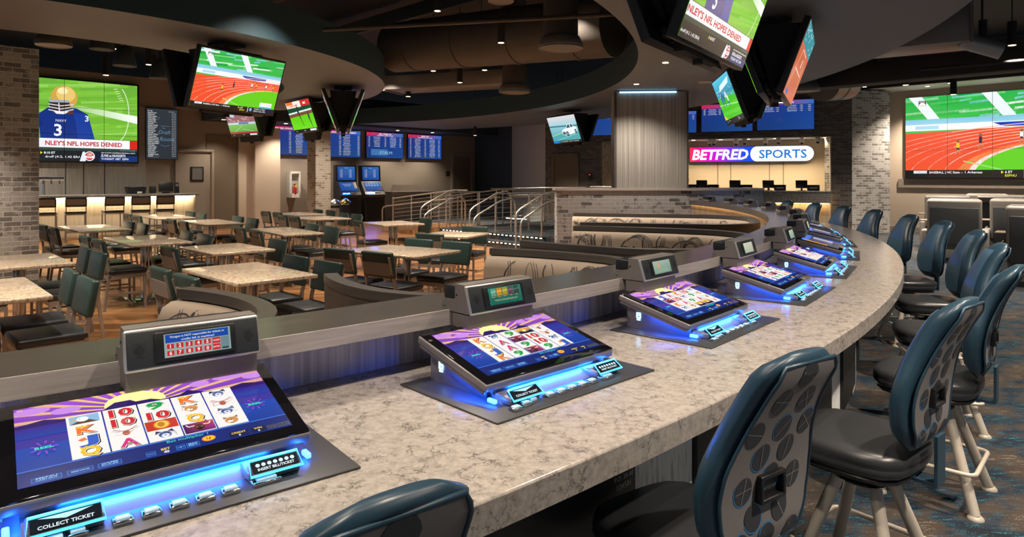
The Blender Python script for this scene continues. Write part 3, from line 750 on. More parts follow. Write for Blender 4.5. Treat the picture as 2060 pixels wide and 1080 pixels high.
SYM = {'K': ('e8742c', 'K'), 'Q': ('e8b820', 'Q'), 'J': ('2a58b8', 'J'), 'A': ('d02880', 'A'), '9': ('1a9a50', '9'), 'T': ('c82030', '10')}
def symbol(c, k, x, y, w, h):
    """one reel picture in the cell whose lower left corner is x, y"""
    cx, cy = x + w / 2, y + h / 2
    asp = c.w / c.h
    if k in SYM:
        col, t = SYM[k]
        ww = w * (.60 if len(t) == 1 else .78)
        c.text(t, cx + .003, cy - h * .38 - .006, h * .76, '20140c', 'C', ww * 1.04, bold=.07)
        c.text(t, cx, cy - h * .38, h * .76, 'f4e8d0', 'C', ww, bold=.06)
        c.text(t, cx, cy - h * .38, h * .76, col, 'C', ww * .95, bold=.035)
        if k in 'KQ': c.P2([(cx - w * .26, cy + h * .22), (cx - w * .28, cy + h * .46), (cx - w * .17, cy + h * .34), (cx - w * .1, cy + h * .48), (cx - w * .04, cy + h * .34), (cx + w * .06, cy + h * .44), (cx + w * .04, cy + h * .24)], 'e8c040')
        if k == 'J': c.P2([(cx - w * .3, cy + h * .1), (cx - w * .1, cy + h * .28), (cx - w * .02, cy), (cx - w * .2, cy - h * .1)], 'e07830')
        if k == 'A': c.P2([(cx - w * .06, cy - h * .12), (cx + w * .16, cy - h * .02), (cx + w * .05, cy - h * .2)], '38a048')
        return
    r = random.Random(k + str(round(x, 2)) + str(round(y, 2)))
    if k == 'w':     # wolf-like head
        c.disc(cx, cy, h * .34, h * .32, '44568a', n=14); c.P2([(cx - w * .3, cy + h * .12), (cx - w * .26, cy + h * .46), (cx - w * .08, cy + h * .3)], '2a3660'); c.P2([(cx + w * .3, cy + h * .12), (cx + w * .26, cy + h * .46), (cx + w * .08, cy + h * .3)], '2a3660')
        c.disc(cx, cy - h * .12, h * .2, h * .2, 'e4e8f2', n=12); c.disc(cx, cy - h * .10, h * .06, h * .05, '141828', n=8); c.disc(cx - w * .1, cy + h * .08, h * .04, h * .03, '101020', n=6); c.disc(cx + w * .1, cy + h * .08, h * .04, h * .03, '101020', n=6)
        for i in range(9): c.band([(cx + w * (r.random() - .5) * .8, cy + h * (r.random() - .5) * .7), (cx + w * (r.random() - .5) * .8, cy + h * (r.random() - .5) * .7)], h * .02, r.choice(['202a50', 'c8d0e8', '8090b8']), True)
    elif k == 'c':   # wild cat
        c.disc(cx, cy, h * .38, h * .34, 'c88a4c', n=16); c.disc(cx - w * .06, cy - h * .12, h * .18, h * .16, 'f0e4d4', n=12); c.P2([(cx - w * .24, cy + h * .2), (cx - w * .26, cy + h * .42), (cx - w * .1, cy + h * .3)], '8a5430'); c.P2([(cx + w * .24, cy + h * .2), (cx + w * .26, cy + h * .42), (cx + w * .1, cy + h * .3)], '8a5430')
        c.P2([(cx - w * .12, cy - h * .24), (cx + w * .06, cy - h * .24), (cx - w * .02, cy - h * .34)], '8c2420'); c.disc(cx - w * .02, cy - h * .04, h * .05, h * .04, '3a2018', n=7)
        for i in range(6): c.band([(cx + w * (r.random() - .5) * .7, cy + h * (r.random() - .3) * .6), (cx + w * (r.random() - .5) * .7, cy + h * (r.random() - .3) * .6)], h * .02, r.choice(['7a4a24', 'e8c898']), True)
    elif k == 'e':   # stag
        c.disc(cx, cy - h * .1, h * .2, h * .26, 'b0604c', n=12)
        for sgn in (-1, 1):
            c.band([(cx, cy + h * .05), (cx + sgn * w * .2, cy + h * .22), (cx + sgn * w * .36, cy + h * .42)], h * .045, '9a3a34')
            for q in (.15, .25, .33): c.band([(cx + sgn * w * q, cy + h * (.1 + q * .6)), (cx + sgn * w * (q + .10), cy + h * (.02 + q * .6))], h * .03, 'b85048', True)
        for i in range(10): c.band([(cx + w * (r.random() - .5) * .9, cy + h * (r.random() - .6) * .6), (cx + w * (r.random() - .5) * .9, cy + h * (r.random() - .6) * .6)], h * .02, r.choice(['c87868', '803028', 'e8b0a0']), True)
    elif k == 'g':   # eagle
        c.rect(x + w * .06, y + h * .1, x + w * .94, y + h * .95, '88b4d8'); c.P2([(x + w * .06, y + h * .1), (x + w * .9, y + h * .1), (cx, cy + h * .1)], '5a3c2a'); c.disc(cx - w * .05, cy + h * .05, h * .3, h * .26, 'f4f4f0', n=14); c.P2([(cx - w * .3, cy + h * .1), (cx - w * .46, cy - h * .12), (cx - w * .2, cy - h * .04)], 'e8a820'); c.disc(cx - w * .14, cy + h * .1, h * .04, h * .03, '201810', n=7)
    elif k == 'o':   # coin
        c.rect(x, y, x + w, y + h, 'c03018'); c.disc(cx, cy, h * .44, h * .44, 'd08a20', n=20); c.disc(cx, cy, h * .36, h * .36, 'f0c050', n=18); c.disc(cx - w * .02, cy, h * .2, h * .26, 'c07818', n=10)
    elif k == 'b':   # horned bull
        c.rect(x, y, x + w, y + h, ['301050', '702080', 'c04050', '402060']); c.disc(cx, cy - h * .04, h * .3, h * .34, '5a2a2e', n=14); c.disc(cx, cy - h * .2, h * .16, h * .14, '2a1418', n=10)
        for sgn in (-1, 1): c.band([(cx + sgn * w * .14, cy + h * .18), (cx + sgn * w * .34, cy + h * .16), (cx + sgn * w * .4, cy + h * .38)], h * .08, 'e8e0d0')
        c.disc(cx - w * .08, cy + .02 * h, h * .04, h * .03, 'f0a030', n=6); c.disc(cx + w * .08, cy + .02 * h, h * .04, h * .03, 'f0a030', n=6)
    elif k == 's':   # sunset
        c.rect(x, y, x + w, y + h, ['401060', '401060', 'f0b030', 'f0c850']); c.disc(cx, cy, h * .2, h * .2, 'fff0a0', n=12); c.P2([(x, y), (x, y + h * .4), (x + w * .2, y + h * .46), (x + w * .3, y + h * .3), (x + w * .7, y + h * .3), (x + w * .8, y + h * .44), (x + w, y + h * .4), (x + w, y)], '180a28')
REELS = {1: ['gKJQ', 'TTeA', '9Tow', 'KcQb', 'wewc'], 2: ['KQJK', 'wAA9', '9b9b', 'sTT9', 'eewJ'], 3: ['JbKw', 'ATAc', 'Kw9s', 'T9As', 'wcee'], 4: ['JQKJ', 'cbT9', 'Twb9', 'c9KA', 'bJ9T'], 5: ['JcAK', 'Tb9Q', 'wKTe', '9AJc', 'ebwT']}
def pic_slot(w, h, n, detail=True):
    c = Canvas(w, h)
    c.grad(0, 0, 1, 1, '0c3a9a', '4a1c8c'); c.grad(0, .62, 1, 1, '5a2aa0', '9a50c8'); c.grad(0, .0, 1, .45, '0a2c84', '1044a8')
    for i in range(15):                                     # sun rays
        a = PI * (i + .5) / 15
        c.P2([(.44, .72), (.44 + .9 * math.cos(a - .045), .72 + 1.2 * math.sin(a - .045)), (.44 + .9 * math.cos(a + .03), .72 + 1.2 * math.sin(a + .03))], [(.98, .82, .45), (.80, .46, .55), (.60, .30, .66)], i > 0)
    c.disc(.44, .8, .22, .16, 'fff0a0', n=20)
    for x, y, rx in ((.06, .93, .12), (.18, .86, .10), (.86, .94, .14), (.72, .9, .08), (.97, .88, .1)): c.disc(x, y, rx, .05, 'c488dc', n=14)
    c.P2([(0, .6), (0, .74), (.10, .78), (.2, .72), (.3, .74), (.36, .84), (.42, .84), (.44, .80), (.50, .80), (.54, .76), (.62, .78), (.66, .83), (.72, .76), (.82, .74), (.9, .78), (1, .74), (1, .6)], '2a1460')
    c.grad(0, .56, 1, .70, '0e3c9c', '34208c')
    c.rect(.0, 0, 1, .17, '0c2470'); c.rect(.0, .165, 1, .175, '3a78d8')
    X0, Y0, CW, CH = .17, .178, .134, .142
    for k in range(5):
        x = X0 + k * CW
        c.rect(x + .003, Y0, x + CW - .003, Y0 + 4 * CH, 'ece8e4', k > 0)
    for k in range(5):
        for j in range(4): symbol(c, REELS[n][k][j], X0 + k * CW + .006, Y0 + (3 - j) * CH + .005, CW - .012, CH - .01)
    for x in (.09, .90):
        for i in range(9):
            a = 2 * PI * i / 9
            c.band([(x + .02 * math.cos(a), .40 + .035 * math.sin(a)), (x + .045 * math.cos(a), .40 + .085 * math.sin(a))], .012, '8a40c8', True)
        for j, tx in enumerate(('XTRA', 'REEL', 'POWER')): c.text(tx, x, .425 - .038 * j, .026, '40e0b8' if j == 1 else '30287a', 'C', .062, bold=.03)
    def button(x, wd, t, y=.02, hh=.055):
        c.rect(x, y, x + wd, y + hh, '2a6cc0'); c.rect(x + .003, y + .006, x + wd - .003, y + hh - .006, '123a86'); tt = t.split('/')
        for j, q in enumerate(tt): c.text(q, x + wd / 2, y + hh * (.62 - .36 * j if len(tt) > 1 else .36), hh * .27, '8ac4f4', 'C', wd * .7, bold=.02)
    button(.04, .095, 'MENU/CASH OUT'); button(.15, .085, 'SERVICE'); button(.25, .08, 'GAME/RULES')
    button(.415, .035, '-'); button(.525, .035, '+'); button(.565, .05, 'MAX/BET'); c.text('BET', .488, .058, .026, 'f0d040', 'C', bold=.02); c.text('40', .488, .022, .026, 'ffffff', 'C', bold=.02)
    c.disc(.655, .08, .05, .036, 'e87818', n=18); c.disc(.655, .08, .042, .029, 'f4c030', n=18); c.text('1¢', .655, .066, .03, 'b02010', 'C', bold=.03); c.text('Bet multiplier 1', .58, .135, .028, '38d0c8', 'C', .16, bold=.01)
    c.rect(.735, .01, .815, .085, '081848'); c.text('CREDIT', .775, .055, .022, 'f0d040', 'C', .06, bold=.02); c.text('0', .775, .02, .022, 'ffffff', 'C', bold=.02)
    c.rect(.825, .01, .89, .085, '081848'); c.text('WIN', .857, .055, .022, 'f0d040', 'C', .035, bold=.02); c.text('0', .857, .02, .022, 'ffffff', 'C', bold=.02)
    c.rect(.895, .02, .935, .07, '4a5060'); c.text('AUTO', .915, .05, .014, '1a1e28', 'C', .032, bold=.03); c.text('PLAY', .915, .028, .014, '1a1e28', 'C', .032, bold=.03); c.rect(.94, .02, .995, .07, '4a5060'); c.text('PLAY', .9675, .034, .022, '1a1e28', 'C', .042, bold=.03)
    c.rect(.01, .965, .03, .975, 'e8d830')
    return c
def pic_keypad(w, h):
    c = Canvas(w, h)
    c.rect(0, 0, 1, 1, '9ab4b0'); c.rect(.02, .62, .97, .97, '1c50b0'); c.text('Paragon is NOT responsible for tickets or', .5, .82, .085, 'ffffff', 'C', .82, bold=.012); c.text('credits left at machines!', .5, .67, .085, 'ffffff', 'C', .5, bold=.012)
    for j, row in enumerate(('12345', '67890')):
        for i, t in enumerate(row):
            x = .03 + i * .137; y = .34 - j * .29
            c.rect(x, y, x + .118, y + .25, 'c8d4d0'); c.rect(x + .006, y + .02, x + .112, y + .235, 'd83038'); c.text(t, x + .059, y + .055, .15, 'ffffff', 'C', bold=.03)
        c.rect(.715, .34 - j * .29, .835, .59 - j * .29, 'd82c34'); c.text(('CLEAR', 'ENTER')[j], .775, .43 - j * .29, .08, 'ffffff', 'C', .1, bold=.01)
    c.rect(.845, .03, .975, .6, '78949a'); c.rect(.86, .06, .96, .12, '203038')
    return c
def pic_gifts(w, h):
    c = Canvas(w, h); r = random.Random(1)
    c.grad(0, 0, 1, 1, '1c6a5c', '2c8a74')
    for i in range(60): c.disc(r.random(), r.random(), .03, .03, r.choice(['2a9a80', '14564c', '3aa88c']), n=6, same=True)
    for i, col in enumerate(('6aa890', 'd8942c', 'b8a030', '6a4a58', '3c4a44')):
        x = .07 + i * .175
        c.rect(x, .42, x + .15, .95, col); c.P2([(x, .70), (x + .15, .74), (x + .15, .84), (x, .80)], tuple(min(1, q + .15) for q in [int(col[k:k + 2], 16) / 255 for k in (0, 2, 4)])); c.rect(x + .01, .38, x + .14, .50, '20382c'); c.text('PLAY', x + .075, .41, .06, 'f0e8c0', 'C', .1, bold=.02)
    c.text('TOUCH FOR BONUS PLAY', .5, .2, .09, 'e8d8a0', 'C', .7)
    return c
def pic_plain(w, h, warm=False):
    c = Canvas(w, h)
    c.rect(0, 0, 1, 1, ['8fae9a', '7c9c90', 'a8c0b0', 'b8ccb8'])
    if warm: c.disc(.32, .62, .22, .3, 'd8a888', n=16); c.disc(.3, .66, .12, .2, 'e8b898', n=14); c.P2([(.1, .1), (.9, .1), (.8, .4), (.2, .35)], '9ab8a0')
    return c
def pic_sign(w, h):
    c = Canvas(w, h)
    c.hgrad(0, 0, .54, 1, [(0, 'f03050'), (.10, 'f01878'), (.35, 'd018c8'), (.62, '7838d8'), (.85, '1848e0'), (1, '1848e0')])
    cap = [(.96 * w + .5 * h * math.cos(a), .5 * h + .5 * h * math.sin(a)) for a in [PI * (.5 - i / 14) for i in range(15)]]
    r2 = .5 * h
    c.poly([(.50 * w, 0), (.54 * w, 0), (.54 * w, h), (.50 * w, h)], '1848e0')
    L = [(.555 * w + r2 * .8 * math.cos(a), .5 * h + r2 * math.sin(a)) for a in [PI * (.5 + i / 14) for i in range(15)]]
    Rr = [(w - r2 * 1.0 + r2 * math.cos(a), .5 * h + r2 * math.sin(a)) for a in [PI * (-.5 + i / 14) for i in range(15)]]
    c.poly(L + Rr, 'f4f6ff')
    c.text('BETFRED', .02, .165, .66, 'ffffff', width=.47, bold=.035, shear=.18)
    c.text('SPORTS', .575, .22, .55, '1070c8', width=.37, bold=.012)
    return c
def pic_kiosk(w, h, v):
    c = Canvas(w, h)
    c.rect(0, 0, 1, 1, ['1c4a9c', '2058b0', '3a78c8', '2a60b4'])
    if v == 0:
        c.text('BET HERE', .5, .88, .04, 'ffffff', 'C')
        for i in range(8):
            for x in (.2, .72): c.text('+%d' % (110 + 35 * i), x, .76 - .08 * i, .045, 'ffffff', 'C', .16)
            if i in (2, 4): c.text('LIVE', .45, .76 - .08 * i, .045, 'e04050', 'C', .12)
    elif v == 1:
        c.text('SCAN BET SLIP', .45, .72, .08, 'ffffff', 'C', .5); c.text('START HERE', .45, .56, .08, 'ffffff', 'C', .34); c.rect(.8, .3, 1, 1, [(.1, .25, .6), (.95, .85, .6), (1, .9, .65), (.3, .4, .6)])
    else:
        for i in range(5):
            for j in range(2): c.rect(.08 + .175 * i, .74 - .2 * j, .2 + .175 * i, .86 - .2 * j, '8ab8e8'); 
        c.rect(.78, .08, .95, .2, 'd05040')
    return c
# ------------------------------------------------------------------ setting: floor, carpet, walls, ceiling
def S(name, mb, m, **kw):
    return tag(mb.build(name, m, **kw), kind='structure')
# floors: wood inside the curved counter, carpet around it, one raised landing
m = MB(); n = 72
m.add([(*pol(13.42, 360 * i / n), 0.0) for i in range(n)], [list(range(n))])
m.add([(*pol(13.42, 360 * i / n), -0.1) for i in range(n)], [list(range(n))[::-1]])
S('floor_wood', m, MT['wood_floor'])
m = MB().arc(13.42, 40, -0.1, 0.0, -180, 180, step=3, faces='tb')
S('floor_carpet', m, MT['carpet'])
m = MB()
def gbox(mb, a0, a1, b0, b1, z0, z1, mi=0, bev=0):
    c = grid((a0 + a1) / 2, (b0 + b1) / 2)
    return mb.box(0, 0, (z0 + z1) / 2, a1 - a0, b1 - b0, z1 - z0, mi, T(c[0], c[1], 0) @ RZ(TH), bev)
# --- back wall with the odds boards (runs along the grid), its end, the dark wall and the grey wall
BW = 21.44
def backpt(u, off=0.0): return on_line(u, grid(0, BW - off), E1)[0]
def wall_seg(name, p, q, z0, z1, th, m, side=1):
    """upright wall slab from p to q; thickness goes to the left of p->q times side"""
    d = Vector((q[0] - p[0], q[1] - p[1])); L = d.length; d.normalize()
    a = math.atan2(d.y, d.x)
    mb = MB().box(L / 2, side * th / 2, (z0 + z1) / 2, L, th, z1 - z0)
    return S(name, mb, m, loc=(p[0], p[1], 0), rotz=a)
b_end = backpt(955)
pL = grid(ab(*backpt(-260))[0], BW)
pill = grid(ab(*backpt(410))[0], BW)
wall_seg('wall_back', pL, b_end, 0, 4.6, 0.2, MT['paint_taupe'])
dk1 = (0.0, 27.0)
wall_seg('wall_dark', b_end, dk1, 0, 4.6, 0.2, MT['paint_navy'])
# ticket wall line
TW0 = (9.44, 19.5); TWD = Vector((-0.927, 0.374)).normalized()
def tpt(u, off=0.0):
    nrm = (-TWD.y, TWD.x)                       # towards the camera side
    p0 = (TW0[0] + nrm[0] * -off, TW0[1] + nrm[1] * -off) if nrm[1] > 0 else (TW0[0] + nrm[0] * off, TW0[1] + nrm[1] * off)
    return on_line(u, p0, TWD)[0]
tw_left, tw_o0, tw_o1, tw_right = tpt(1097), tpt(1206), tpt(1672), tpt(1714)
wall_seg('wall_grey', dk1, tw_left, 0, 4.6, 0.2, MT['paint_grey'])
TA = math.atan2(-TWD.y, -TWD.x)                # local x runs to the right along the ticket wall, +y away
def tbox(mb, p, q, y0, y1, z0, z1, mi=0, bev=0):
    """box in ticket wall space between wall points p (left) and q (right)"""
    L = math.hypot(q[0] - p[0], q[1] - p[1])
    return mb.box(L / 2, (y0 + y1) / 2, (z0 + z1) / 2, L, y1 - y0, z1 - z0, mi, T(p[0], p[1], 0) @ RZ(TA), bev)
LINT, TCZ = 2.86, 1.235
m = MB()
tbox(m, tw_left, tw_o0, 0, 0.35, 0, 4.6); tbox(m, tw_o1, tw_right, 0, 0.35, 0, 4.6); tbox(m, tw_o0, tw_o1, 0, 0.35, LINT, 4.6)
S('wall_ticket', m, MT['brick_dark'])
m = MB(); e = 1.9
tbox(m, (tw_o0[0] - .8, tw_o0[1] + .32), (tw_o1[0] + .8, tw_o1[1] - .32), e, e + .1, 0, 3.2)
S('wall_ticket_room', m, MT['ticket_wall'])
m = MB(); tbox(m, (tw_o0[0] - .8, tw_o0[1] + .32), (tw_o1[0] + .8, tw_o1[1] - .32), .35, e, LINT + .02, LINT + .1)
S('ceiling_ticket_room', m, MT['white_paint'])
m = MB()
for p in (tw_o0, tw_o1):
    s = -1 if p is tw_o0 else 1
    L = 0.12
    q = (p[0] - TWD.x * L * s, p[1] - TWD.y * L * s)
    a, b2 = (q, p) if s < 0 else (p, q)
    tbox(m, a, b2, .36, e, 0, LINT)
S('wall_ticket_side', m, MT['brick_light'])
m = MB()
for k in (1444, 1470, 1548, 1576): 
    p = tpt(k, -(e)); m.box(0, -0.004, 1.95, 0.02, 0.012, 1.5, 0, T(p[0], p[1], 0) @ RZ(TA))
S('trim_1', m, MT['paint_brown'])
# brick pillar right of the ticket window and the long beige wall with the large screen
rp0 = tw_right; rp1 = on_line(1790, rp0, (0.98, 0.2))[0]
m = MB()
ang = math.atan2(0.2, 0.98); L = math.hypot(rp1[0] - rp0[0], rp1[1] - rp0[1])
m.box(L / 2, 0.6, 2.1, L, 1.2, 4.2, 0, T(*rp0, 0) @ RZ(ang))
tag(S('brick_pillar', m, MT['brick_grey']), 'wide brick pillar between the ticket window and the beige wall', 'pillar')
RW0 = (11.35, 20.45); RWD = (-E2[0], -E2[1])
RW1 = (RW0[0] + RWD[0] * 16, RW0[1] + RWD[1] * 16)
wall_seg('wall_right', RW0, RW1, 0, 5.2, 0.2, MT['paint_beige'])
m = MB().box(8, -0.012, 0.075, 16, 0.02, 0.15)
S('baseboard_right', m, MT['paint_taupe'], loc=(*RW0, 0), rotz=math.atan2(RWD[1], RWD[0]))
# bulkhead above the right screen wall
ra = math.atan2(RWD[1], RWD[0])
m = MB().box(8, -0.65, 4.30, 16.4, 1.3, 0.12)
S('ceiling_bulkhead', m, MT['white_paint'], loc=(*RW0, 0), rotz=ra)
m = MB().box(8, -1.32, 4.75, 16.4, 0.08, 1.0)
S('ceiling_bulkhead_face', m, MT['ceiling_black'], loc=(*RW0, 0), rotz=ra)
# dark upper ceiling
m = MB().box(0, 12, 5.45, 70, 60, 0.1)
S('ceiling', m, MT['ceiling_black'])
# brick pillars: left foreground and the slim one by the kiosks
lp = (-6.96, 9.70)
m = MB().box(-0.45, 0.45, 1.76, 0.9, 0.9, 3.52)
tag(S('brick_pillar', m, MT['brick_grey'], loc=(*lp, 0), rotz=TH), 'broad brick pillar at the left edge beside the nearest tables', 'pillar')
sp = (-6.107, 20.5)
m = MB().box(0.26, 0.26, 2.25, 0.52, 0.52, 4.5)
tag(S('brick_pillar', m, MT['brick_light'], loc=(*sp, 0), rotz=TH), 'slim pale brick pillar standing left of the betting kiosks', 'pillar')
# curved soffits hung below the dark ceiling, all about one centre
m = MB().arc(11.34, 15.0, 3.5, 4.02, -100, 85, faces='b'); S('ceiling_ring_outer', m, MT['soffit'])
m = MB().arc(11.34, 15.0, 3.5, 4.02, -100, 85, faces='ioe', step=0.8); S('ceiling_ring_outer_face', m, MT['fascia'])
m = MB().arc(4.75, 6.75, 3.5, 4.02, -130, 66, faces='b', step=2); S('ceiling_ring_inner', m, MT['soffit'])
m = MB().arc(4.75, 6.75, 3.5, 4.02, -130, 66, faces='ioe', step=1.5); S('ceiling_ring_inner_face', m, MT['fascia'])
# bulkhead above the back wall boards
m = MB(); gbox(m, ab(*backpt(405))[0], ab(*b_end)[0], BW - 1.6, BW, 3.42, 4.4)
S('ceiling_back_bulkhead', m, MT['paint_navy'])
# lighter wall pilasters and the dark recess beside the kitchen door
m = MB()
for u0, u1, dep, mi in ((478, 506, .10, 0), (506, 556, .28, 0)):
    gbox(m, ab(*backpt(u0))[0], ab(*backpt(u1))[0], BW - dep, BW, 0, 3.3, mi)
S('wall_pilaster', m, MT['paint_beige'])
m = MB(); gbox(m, ab(*backpt(414))[0], ab(*backpt(477))[0], BW - .03, BW, 0, 3.0)
S('wall_recess', m, MT['paint_brown'])
# textured panels behind the bar screen
m = MB()
for u0, u1 in ((-200, 130), (132, 166), (168, 208), (210, 292)):
    gbox(m, ab(*backpt(u0))[0], ab(*backpt(u1))[0], BW - .06, BW, 0, 3.72)
S('wall_panelling', m, MT['wall_panel'])
# doors
def door_at(name, p, ang, w, h, m_leaf, m_frame, window=False, handle=True, gold=False):
    d = thing(name, None, None, (*p, 0), ang); d['kind'] = 'structure'
    MB().box(0, -0.02, h / 2, w, 0.05, h).build('door_leaf', m_leaf, d)
    f = MB(); f.box(-w / 2 - .05, -0.03, h / 2 + .03, .1, .09, h + .06); f.box(w / 2 + .05, -0.03, h / 2 + .03, .1, .09, h + .06); f.box(0, -0.03, h + .05, w + .2, .09, .1)
    f.build('door_frame', m_frame, d)
    if gold:
        g = MB(); g.box(0, -.085, h + .02, w + .04, .02, .03); g.box(w / 2 + .01, -.085, h / 2, .03, .02, h); g.build('brass_edge', MT['gold'], d)
    if window:
        g = MB(); g.box(0.06, -.055, 1.75, .40, .03, .46, 0, None, .06); g.build('window_frame', MT['black_plastic'], d)
        g = MB(); g.box(0.06, -.075, 1.75, .30, .012, .36); g.build('pane', MT['steel'], d)
    if handle:
        g = MB(); g.tube([(-w / 2 + .08, -.05, 1.0), (-w / 2 + .08, -.10, 1.0), (-w / 2 + .2, -.10, 1.0)], .012); g.build('door_handle', MT['steel'], d)
    return d
door_at('door_1', backpt(391, .02), TH, .95, 2.42, MT['paint_taupe'], MT['paint_taupe'], True, False, True)
p = backpt(928, .02); door_at('door_2', p, TH, 1.0, 2.55, MT['paint_brown'], MT['paint_taupe'])
p = tpt(1137, .02); door_at('door_3', p, TA, .78, 2.35, MT['paint_brown'], MT['paint_brown'])
# ------------------------------------------------------------------ the curved gaming counter
CZ = 0.953                       # top of the stone counter
D0, D1 = -78.0, 7.0
LZ = 1.16
bar = thing('gaming_counter', 'long curved stone counter with a raised wood ledge, set with gaming terminals', 'counter', (*pol(13.8, -40), 0))
BI = Matrix.Translation(Vector(bar.location)).inverted()
def bpart(name, mb, m):
    o = mb.build(name, m, bar); o.matrix_parent_inverse = BI; return o
def bevel_arc(mb, r0, r1, z0, z1, d0, d1, e=0.006):
    mb.arc(r0, r1 - e, z0, z1, d0, d1, faces='t', step=.8); mb.arc(r1 - e, r1, z1 - e, z1, d0, d1, faces='', step=.8)
    n = int((d1 - d0) / .8); P = [[(*pol(r1 - e, d0 + (d1 - d0) * i / n), z1), (*pol(r1 - e * .3, d0 + (d1 - d0) * i / n), z1 - e * .3), (*pol(r1, d0 + (d1 - d0) * i / n), z1 - e)] for i in range(n + 1)]
    mb.grid_surf([r[::-1] for r in P]); mb.arc(r0, r1, z0, z1 - e, d0, d1, faces='o', step=.8); mb.arc(r0, r1, z0, z1, d0, d1, faces='bie', step=.8)
    return mb
bpart('countertop', bevel_arc(MB(), 13.13, 14.13, CZ - .075, CZ, D0, D1), MT['quartz'])
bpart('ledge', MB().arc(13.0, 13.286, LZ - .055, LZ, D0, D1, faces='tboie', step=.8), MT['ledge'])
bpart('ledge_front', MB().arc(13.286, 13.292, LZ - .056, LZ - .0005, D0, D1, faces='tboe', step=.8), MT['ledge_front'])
bpart('light_lip', MB().arc(13.0, 13.012, LZ - .085, LZ - .055, D0, D1, faces='boie', step=.8), MT['ledge'])
bpart('splash_panel', MB().arc(13.10, 13.14, CZ, LZ - .055, D0, D1, faces='oi', step=.8), MT['stripe_fabric'])
bpart('inner_wall', MB().arc(13.055, 13.10, 0.0, LZ - .055, D0, D1, faces='ie', step=.8), MT['veneer_panel'])
bpart('led_strip', MB().arc(13.016, 13.030, LZ - .066, LZ - .056, D0, D1, faces='bio', step=.8), MT['led_warm'])
bpart('toe_kick', MB().arc(13.60, 13.66, 0.0, .12, D0, D1, faces='o', step=.8), MT['black_matte'])
TN = 13
PHI = [None] + [-46.86 + 4.77 * (n - 2) for n in range(1, TN + 1)]
for n in range(0, TN + 1):
    ph = -46.86 + 4.77 * (n - 2)
    if n >= 1: bpart('cabinet_door', MB().arc(13.70, 13.82, .10, CZ - .075, ph - 1.97, ph + 1.08, faces='oe', step=.6), MT['black_plastic'])
    bpart('front_panel', MB().arc(13.68, 13.80, 0.0, CZ - .075, ph + 1.10, ph + 2.78, faces='o', step=.4), MT['ash_panel'])
# small asset numbers on the dark cabinet door beside the second terminal
c = Canvas(.2, .09); c.text('104581', .5, .12, .36, 'e8e8e8', 'C'); c.text('P.O. 20-40', .5, .66, .30, 'c8c8c8', 'C')
pa = PHI[2] + .78
lab = c.build('number_label', MT['print'], bar, T(*pol(13.826, pa), .625) @ RZ(rad(pa + 90)) @ Matrix.Diagonal((.62, 1, .62, 1)))
lab.matrix_parent_inverse = BI

